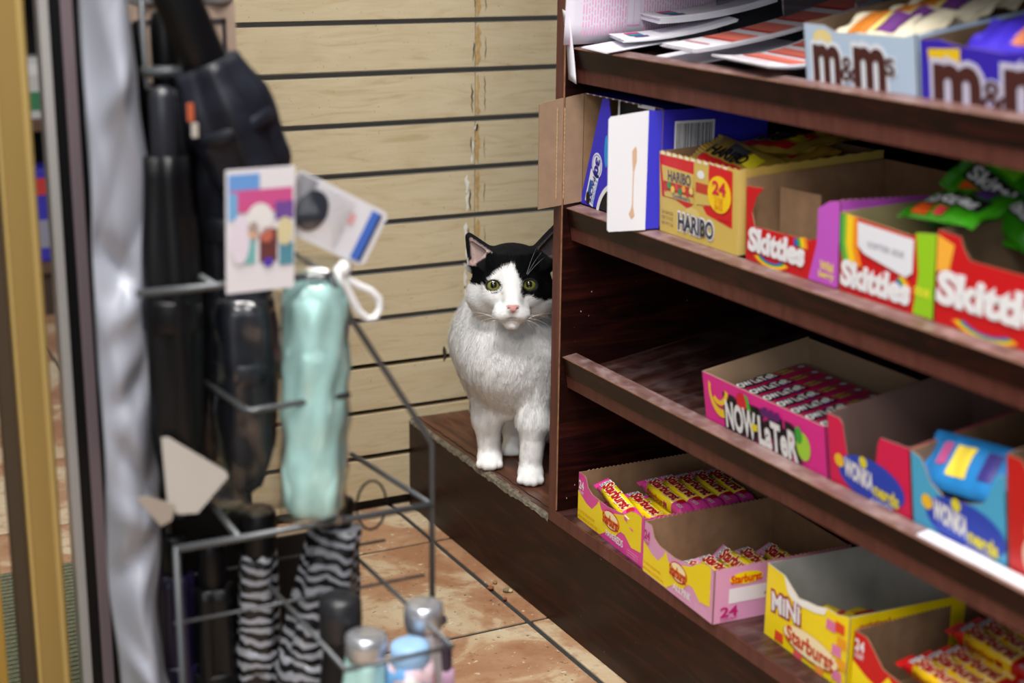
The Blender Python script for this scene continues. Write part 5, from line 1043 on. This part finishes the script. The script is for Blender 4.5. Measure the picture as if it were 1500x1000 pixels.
def umbrella(label, bottom, top, R, fabric, cap_=INK, handle=0.05, hr=0.013, folds=7, sleeve=False, group='folded umbrellas in the wire rack', capr=None, tip=True, seed=0):
    a, b = Vector(bottom), Vector(top); L = (b - a).length; q = (b - a).to_track_quat('Z', 'Y').to_euler()
    root = thing('umbrella', label, 'umbrella', a, q, group); Lf = L - handle; rr = random.Random(seed); p0 = rr.uniform(0, 6)
    prof = [(R * (.45 + .55 * min(1, t * 4)) * (1 - .22 * max(0, t - .75) / .25) * (1 + .04 * math.sin(t * 11 + p0)), Lf * t) for t in [i / 18 for i in range(19)]]
    MB().lathe(prof, 42, fold=lambda an, z: 1 + .11 * math.sin(folds * an + 6 * z + p0) + .035 * math.sin(17 * an - 30 * z)).build('folded_canopy', fabric, root, smooth=True)
    MB().lathe([(R * 1.05, Lf * .52), (R * 1.10, Lf * .53), (R * 1.10, Lf * .60), (R * 1.05, Lf * .61)], 24).build('strap', fabric, root, smooth=True)
    c = capr or hr
    MB().lathe([(c * .9, Lf - .006), (c, Lf), (c * 1.02, Lf + handle * .5), (c, Lf + handle * .85), (c * .8, Lf + handle * .97), (c * .3, Lf + handle)], 20).build('handle', cap_, root, smooth=True)
    if tip: MB().lathe([(.003, -.012), (.005, -.008), (R * .46, 0.0), (R * .46, .008)], 14).build('tip', cap_, root, smooth=True)
    if sleeve:
        MB().lathe([(R * (1.16 + .05 * math.sin(i * 2.1)), -0.02 + (Lf * 1.0) * i / 14) for i in range(15)], 36, fold=lambda an, z: 1 + .06 * math.sin(5 * an + 60 * z) + .03 * math.sin(13 * an)).build('clear_sleeve', FILM, root, smooth=True)
    return root
SILV = M((190, 192, 198), 0.25, metal=0.7)
TEAL = M((180, 223, 219), 0.20, var=0.10, vscale=45, bump=0.5, bscale=35, coat=0.4)
umbrella('black umbrella with a thick ribbed handle leaning at the rack top', (0.447, 1.355, 0.680), (0.338, 1.365, 0.962), 0.037, NAVY, INK, 0.165, 0.0205, 5, seed=1)
umbrella('navy black folded umbrella standing behind the picture card', (0.432, 1.405, 0.510), (0.425, 1.40, 0.815), 0.030, NAVY, INK, 0.05, 0.014, 6, seed=2)
umbrella('black umbrella in a clear sleeve left of the teal one', (0.430, 1.385, 0.400), (0.434, 1.385, 0.640), 0.031, NAVY, INK, 0.03, 0.014, 5, sleeve=True, seed=3)
umbrella('slim black umbrella at the left front of the rack', (0.352, 1.345, 0.405), (0.356, 1.350, 0.790), 0.024, INK, SATIN, 0.06, 0.012, 5, seed=4)
umbrella('charcoal umbrella between the slim black one and the sleeved one', (0.384, 1.425, 0.395), (0.380, 1.425, 0.850), 0.026, SATIN, INK, 0.07, 0.013, 6, seed=5)
umbrella('black umbrella at the back left corner of the rack', (0.335, 1.425, 0.395), (0.335, 1.425, 0.900), 0.024, INK, INK, 0.06, 0.012, 5, seed=6)
tu = thing('umbrella', 'teal umbrella wrapped in shiny crumpled packaging', 'umbrella', (0.474, 1.320, 0.386), (0, 0.035, 0), 'folded umbrellas in the wire rack')
MB().lathe([(.010, .0), (.024, .002), (.0285, .010), (.029, .03)] + [(.0285 + .0012 * math.sin(i_ * 1.9), .03 + .0165 * i_) for i_ in range(1, 12)] + [(.026, .222), (.017, .230), (.008, .234)], 40, fold=lambda an, z: 1 + .07 * math.sin(4 * an + 22 * z) + .05 * math.sin(7 * an - 55 * z) + .025 * math.sin(11 * an + 90 * z)).build('folded_canopy', TEAL, tu, smooth=True)
MB().lathe([(.031 + .0014 * math.sin(i_ * 2.3), -.004 + .0165 * i_) for i_ in range(16)], 40, fold=lambda an, z: 1 + .05 * math.sin(5 * an + 40 * z) + .03 * math.sin(9 * an - 70 * z)).build('clear_sleeve', FILM, tu, smooth=True)
MB().prism([(0, 0), (.010, 0), (.010, .075), (0, .075)], (.026, -.012, .120), (.5, .86, 0), (0, 0, 1), (.86, -.5, 0), .0006, (0, 0, 0)).build('printed_label', M((150, 120, 170), .4), tu)
umbrella('wide zebra striped umbrella tilted in the lower basket', (0.438, 1.345, 0.020), (0.512, 1.345, 0.388), 0.031, ZEB, INK, 0.03, 0.014, 5, seed=8)
umbrella('narrow zebra striped umbrella with a black cap', (0.430, 1.385, 0.070), (0.440, 1.385, 0.375), 0.021, ZEB, INK, 0.045, 0.015, 5, capr=0.018, seed=9)
umbrella('small zebra striped umbrella right of the wide zebra one', (0.505, 1.390, 0.030), (0.535, 1.390, 0.318), 0.018, ZEB, INK, 0.03, 0.012, 4, seed=10)
umbrella('black umbrella standing upright low in the lower basket', (0.395, 1.40, 0.070), (0.395, 1.40, 0.345), 0.024, INK, INK, 0.05, 0.014, 5, seed=11)
umbrella('dark purple umbrella deep in the lower basket', (0.360, 1.41, 0.070), (0.362, 1.41, 0.350), 0.020, M((22, 15, 46), .4), INK, 0.04, 0.012, 5, seed=12)
umbrella('teal umbrella with a round silver cap at the basket front', (0.474, 1.225, 0.07), (0.4880, 1.225, 0.300), 0.021, TEAL, SILV, 0.020, 0.016, 4, capr=0.0195, seed=13)
umbrella('umbrella with a silver cap at the basket right side', (0.546, 1.235, 0.07), (0.5500, 1.235, 0.314), 0.019, M((206, 206, 214), .4), SILV, 0.022, 0.016, 4, capr=0.0185, seed=14)
umbrella('umbrella with a black cap behind the silver capped teal one', (0.478, 1.268, 0.07), (0.4790, 1.268, 0.322), 0.020, INK, M((30, 30, 34), .4), 0.04, 0.016, 4, capr=0.020, seed=15)
# multi coloured umbrella at the bottom right
fl_mat = bpy.data.materials.new('flower_print'); fl_mat.use_nodes = True; _nt = fl_mat.node_tree; _b = _nt.nodes['Principled BSDF']; _v = _nt.nodes.new('ShaderNodeTexVoronoi'); _v.inputs['Scale'].default_value = 55; _t = _nt.nodes.new('ShaderNodeTexCoord'); _nt.links.new(_t.outputs['Object'], _v.inputs['Vector'])
_r = _nt.nodes.new('ShaderNodeValToRGB'); _r.color_ramp.interpolation = 'CONSTANT'; _e = _r.color_ramp.elements; _e[0].color = lin((110, 170, 226)); _e[1].position = .4; _e[1].color = lin((240, 238, 240)); _k = _e.new(.6); _k.color = lin((226, 60, 120)); _k = _e.new(.78); _k.color = lin((230, 200, 210))
_sx = _nt.nodes.new('ShaderNodeSeparateColor'); _nt.links.new(_v.outputs['Color'], _sx.inputs[0]); _nt.links.new(_sx.outputs[0], _r.inputs['Fac']); _nt.links.new(_r.outputs['Color'], _b.inputs['Base Color']); _b.inputs['Roughness'].default_value = .35
umbrella('pink blue and white patterned umbrella at the basket front corner', (0.526, 1.205, 0.03), (0.522, 1.205, 0.292), 0.024, fl_mat, M((150, 190, 230), .4), 0.02, 0.018, 4, seed=16)
umbrella('pale mauve umbrella beside the patterned one', (0.572, 1.235, 0.03), (0.569, 1.235, 0.272), 0.012, M((196, 160, 188), .4), M((60, 50, 70), .3), 0.03, 0.009, 4, seed=17)
bm = bmesh.new(); bmesh.ops.create_uvsphere(bm, u_segments=14, v_segments=10, radius=.006); me = bpy.data.meshes.new('end_ball'); bm.to_mesh(me); bm.free(); me.materials.append(M((70, 62, 78), .2)); link('end_ball', me, rack, loc=Vector((.594, 1.292, .262)) - RL)
# picture card, plain generic blocks of colour
pc = thing('picture_card', 'hanging card with pink blue and white picture and white foot', 'card', (0.3865, 1.285, 0.622), (0.10, 0, 0.03))
MB().box(0, 0.0625, 0, 0.001, -0.006, 0.104).build('card_board', M((238, 234, 240), .45), pc)
for (x0, x1, z0, z1, c, o_) in ((.002, .030, .084, .100, (110, 164, 230), .0006), (.003, .060, .066, .086, (214, 90, 150), .0007), (.002, .010, .060, .084, (120, 180, 230), .0009), (.044, .061, .058, .074, (120, 80, 160), .0008), (.012, .026, .020, .046, (120, 190, 190), .0008), (.030, .046, .020, .050, (110, 60, 60), .0008), (.048, .061, .016, .036, (90, 150, 170), .0008), (.034, .042, .016, .024, (90, 60, 180), .0011)):
    patch(pc, rect(x0, x1, z0, z1), M(c, .45), off=o_, name='picture_print')
for (x, z, rx, rz, c) in ((.030, .060, .012, .014, (240, 236, 236)), (.012, .042, .009, .022, (236, 226, 240)), (.024, .050, .005, .008, (226, 180, 150)), (.036, .045, .006, .007, (200, 110, 90)), (.053, .047, .007, .013, (226, 214, 170))): patch(pc, oval(x, z, rx, rz), M(c, .45), off=.0013, name='picture_print')
for i in range(3): letters(pc, ('UMBRELLA', 'mini size', '')[i] or ' ', M((170, 160, 186), .5), .010, .004 - .005 * i, .042, .004, bold=0) if i < 0 else None
tc_ = thing('packaged_card', 'tilted white packaged card with dark oval and blue stripe', 'package', (0.4335, 1.292, 0.672), (0.05, 0.50, 0.06))
MB().prism([(0, 0), (.093, 0), (.097, .004), (.097, .050), (.093, .054), (0, .054)], (0, 0, 0), (1, 0, 0), (0, 0, 1), (0, -1, 0), .0012, (0, 0, 0)).build('card_board', M((226, 224, 230), .4), tc_)
MB().grid(lambda u, v: (.012 + .05 * u, -.002 - .012 * math.sin(PI * u) * math.sin(PI * v), .004 + .046 * v), 10, 8).build('blister', FILM, tc_, smooth=True)
patch(tc_, oval(.026, .026, .0155, .019), M((40, 44, 56), .35), off=.001, name='dark_oval'); patch(tc_, rect(0, .020, .002, .052), M((150, 150, 158), .4), off=.0006, name='grey_print')
patch(tc_, rect(.080, .089, .003, .050), M((70, 110, 200), .4), off=.0008, name='blue_stripe'); patch(tc_, rect(.089, .0915, .003, .050), M((50, 50, 56), .4), off=.0008, name='dark_stripe'); patch(tc_, rect(.062, .068, .030, .040), M((230, 170, 170), .4), off=.0008, name='pink_print')
cl_ = thing('wrist_strap', 'white looped wrist strap hanging beside the teal umbrella', 'strap', (0.508, 1.288, 0.613))
MB().tube([(-.006 + .020 * math.sin(PI * t) * math.cos(2 * PI * t + 2.2) * 0 + x, 0, z) for t, (x, z) in enumerate([(-.012, .012), (-.004, .000), (.002, -.014), (.008, -.026), (.016, -.034), (.024, -.034), (.029, -.026), (.028, -.016), (.020, -.008), (.008, -.002), (-.004, .006), (-.014, .016)])], .0036, 10).build('strap_cord', M((232, 232, 234), .4), cl_, smooth=True)
MB().lathe([(.003, -.006), (.006, -.004), (.0062, .004), (.003, .008)], 14, org=(-.012, 0, .014)).build('bead', M((236, 236, 238), .3), cl_, smooth=True)
# crumpled white paper triangle
wp_ = thing('white_envelope', 'crumpled off white paper wedge low at the rack left', 'paper', (0.316, 1.302, 0.425))
MB().prism([(.014, .002), (.016, .060), (.022, .060), (.070, .022), (.072, .016), (.040, -.012), (.022, -.010)], (0, 0, 0), (1, 0, 0), (0, .3, .954), (0, -.954, .3), .0012, (0, 0, 0)).build('paper_sheet', M((158, 150, 143), .6), wp_)
MB().prism([(-.014, .012), (-.004, .012), (.020, .000), (.016, -.014), (.006, -.018)], (0, -.004, 0), (1, 0, 0), (0, 0, 1), (0, -1, 0), .0012, (0, 0, 0)).build('paper_sheet', M((160, 148, 137), .6), wp_)
# tan backing card at the top with dark frame
tn = thing('framed_card', 'tan backing card with thin dark frame hanging behind the umbrella handle', 'card', (0.385, 1.52, 0.775), (0, 0, 0))
MB().box(-.02, .092, 0, .003, 0, .075).build('card_board', M((158, 136, 120), .6, var=.1, vscale=40), tn)
for (a, b_, c, d) in ((-.008, .082, .056, .060), (-.008, -.004, .0, .060), (.078, .082, .0, .060)): MB().box(a, b_, -.0012, 0, c, d).build('frame_line', M((50, 44, 48), .5), tn)
MB().sheet(lambda u, v: (-.02 + .11 * u, -.002 + .003 * math.sin(20 * u), .075 + .05 * v * (1 - .3 * (2 * u - 1) ** 2)), 14, 4, .0008).build('header_bag', M((206, 206, 210), .25), tn, smooth=True)
# small bits
tg = thing('orange_tag', 'small orange and white swing tag near the rack top', 'tag', (0.372, 1.335, 0.760)); MB().box(.001, .007, 0, .002, 0, .016).build('tag_card', M((176, 84, 50), .5), tg, bevel=.0006); MB().box(.004, .010, 0, .002, -.014, -.001).build('tag_end', M((176, 168, 158), .5), tg, bevel=.0006)
cc = thing('black_cord', 'thin black cord loop hanging right of the zebra umbrella', 'cord', (0.545, 1.36, 0.345)); MB().tube([(.016 * math.cos(t * .42) + .004, .0, .026 * math.sin(t * .42) + .022) for t in range(15)], .0013, 6).build('cord_loop', INK, cc, smooth=True)
# silver grey plastic drape
dr = thing('plastic_drape', 'long crumpled silver grey plastic sheet hanging beside the rack', 'drape', (0.325, 1.36, 0.10))
def ipl(v, k): 
    for (a, p), (b, q) in zip(k, k[1:]):
        if a <= v <= b: t = (v - a) / (b - a); t = t * t * (3 - 2 * t); return p + (q - p) * t
    return k[-1][1]
DLK = [(0, .300), (.12, .293), (.30, .2875), (.55, .2885), (.75, .2920), (1, .2965)]; DRK = [(0, .352), (.10, .346), (.16, .334), (.24, .329), (.32, .338), (.44, .345), (.52, .342), (.60, .334), (.68, .346), (.80, .336), (.90, .330), (1, .3300)]
def dfn(u, v):
    xl, xr = ipl(v, DLK), ipl(v, DRK)
    cr_ = .007 * math.sin(4.5 * u + 9 * v) + .005 * math.sin(3 * u - 21 * v + 1) + .004 * abs(math.sin(5 * u + 16 * v)) - .003 * abs(math.sin(24 * v - 5 * u + .6))
    for vc, sl_, am in ((.30, .05, .012), (.345, -.04, -.010), (.62, -.06, .014), (.575, .04, -.012), (.49, .05, .012), (.16, -.08, -.014), (.11, .05, .012), (.80, .07, -.008), (.40, -.09, .009)):
        cr_ += am * math.exp(-((v - vc - sl_ * (u - .5)) / .018) ** 2) * math.sin(PI * min(1, u * 1.1))
    return (xl + (xr - xl) * u - .325, -.016 * math.sin(PI * u) + cr_ * .9, .86 * v)
MB().sheet(dfn, 22, 110, .0010).build('plastic_film', M((152, 155, 167), .36, spec=.5), dr, smooth=True)
# door bars and posts on the far left
GB = M((158, 130, 74), .42, metal=.3); GB2 = M((190, 162, 100), .4, metal=.3)
gd = thing('gold_door_bar', 'gold anodised upright door bar at the left edge', 'door frame', (0.25, 1.48, 0))
MB().box(-.016, .016, -.012, .012, 0, 1.3).build('stile', GB, gd, bevel=.0015); MB().box(.0085, .0135, -.0135, -.012, 0, 1.3).build('bead', GB2, gd, bevel=.0006); MB().box(-.0155, -.0125, -.0135, -.012, 0, 1.3).build('bead', GB2, gd, bevel=.0006); MB().box(-.030, -.0162, -.004, .012, 0, 1.3).build('gasket', M((60, 46, 30), .6), gd)
g2 = thing('gold_door_bar', 'second gold bar cut off by the lower left corner', 'door frame', (0.1925, 1.50, 0)); MB().box(-.016, .016, -.012, .012, 0, 1.3).build('stile', M((164, 130, 58), .4, metal=.3), g2, bevel=.0015)
po = thing('metal_post', 'grey and black ribbed metal post between gold bar and drape', 'post', (0.306, 1.50, 0))
for (a, b_, c, nm) in ((-.024, -.015, (176, 172, 170), 'face_strip'), (-.015, -.004, (16, 15, 18), 'gasket'), (-.004, .007, (120, 106, 112), 'face_strip'), (.007, .016, (14, 13, 16), 'gasket'), (.016, .026, (96, 92, 104), 'face_strip')):
    MB().box(a, b_ - .0002, -.012 + (.004 if nm == 'gasket' else 0), .012, 0, 1.3).build(nm, M(c, .35, metal=.2), po, bevel=.0008)
# far shelf with goods seen through the gap
fs_ = thing('wall_shelf', 'dark shop shelf with packages far behind the gold bar', 'shelf', (0.75, 3.75, 0)); BR = M((96, 70, 56), .6)
MB().box(-.5, .5, .3, .32, 0, 1.5).build('back_panel', M((44, 38, 40), .7), fs_)
for z in (.105, .44, .80): MB().box(-.5, .5, -.05, .3, z, z + .025).build('shelf_board', BR, fs_, bevel=.002)
MB().box(-.5, .5, -.03, -.01, 0, .105).build('kick_board', M((66, 50, 44), .6), fs_)
for x in (-.5, .48): MB().box(x, x + .02, -.05, .3, 0, 1.5).build('side_panel', BR, fs_, bevel=.002)
def goods(label, x, z, w_, d_, h_, col, lab, txt=None):
    o = thing('snack_package', label, 'package', (0.75 + x, 3.72, z), group='goods on the far shelf'); MB().box(0, w_, 0, d_, 0, h_).build('pack', M(col, .45), o, bevel=.004); MB().box(w_ * .12, w_ * .88, -.0015, 0, h_ * .15, h_ * .45).build('front_label', M(lab, .5), o); MB().box(w_ * .1, w_ * .9, -.0015, 0, h_ * .72, h_ * .9).build('brand_band', M((200, 60, 60) if txt else (230, 230, 230), .5), o)
goods('blue far package with red band behind the gold bar', -.115, .131, .10, .10, .22, (60, 56, 180), (150, 150, 170), 1)
goods('dark blue far package left of the red banded one', -.24, .131, .11, .10, .20, (40, 40, 120), (90, 90, 120)); goods('violet far package beside the post', .0, .131, .11, .10, .21, (150, 70, 150), (200, 120, 160))
goods('white far package with green band on the upper far shelf', -.12, .466, .10, .10, .14, (206, 206, 204), (60, 130, 90)); goods('grey far package on the upper far shelf', -.24, .466, .11, .10, .20, (90, 90, 96), (130, 130, 130)); goods('mauve far package on the upper far shelf', .0, .466, .12, .10, .24, (140, 110, 130), (180, 150, 160)); goods('red far package at the top far shelf', -.13, .826, .12, .10, .2, (190, 50, 50), (220, 120, 110))
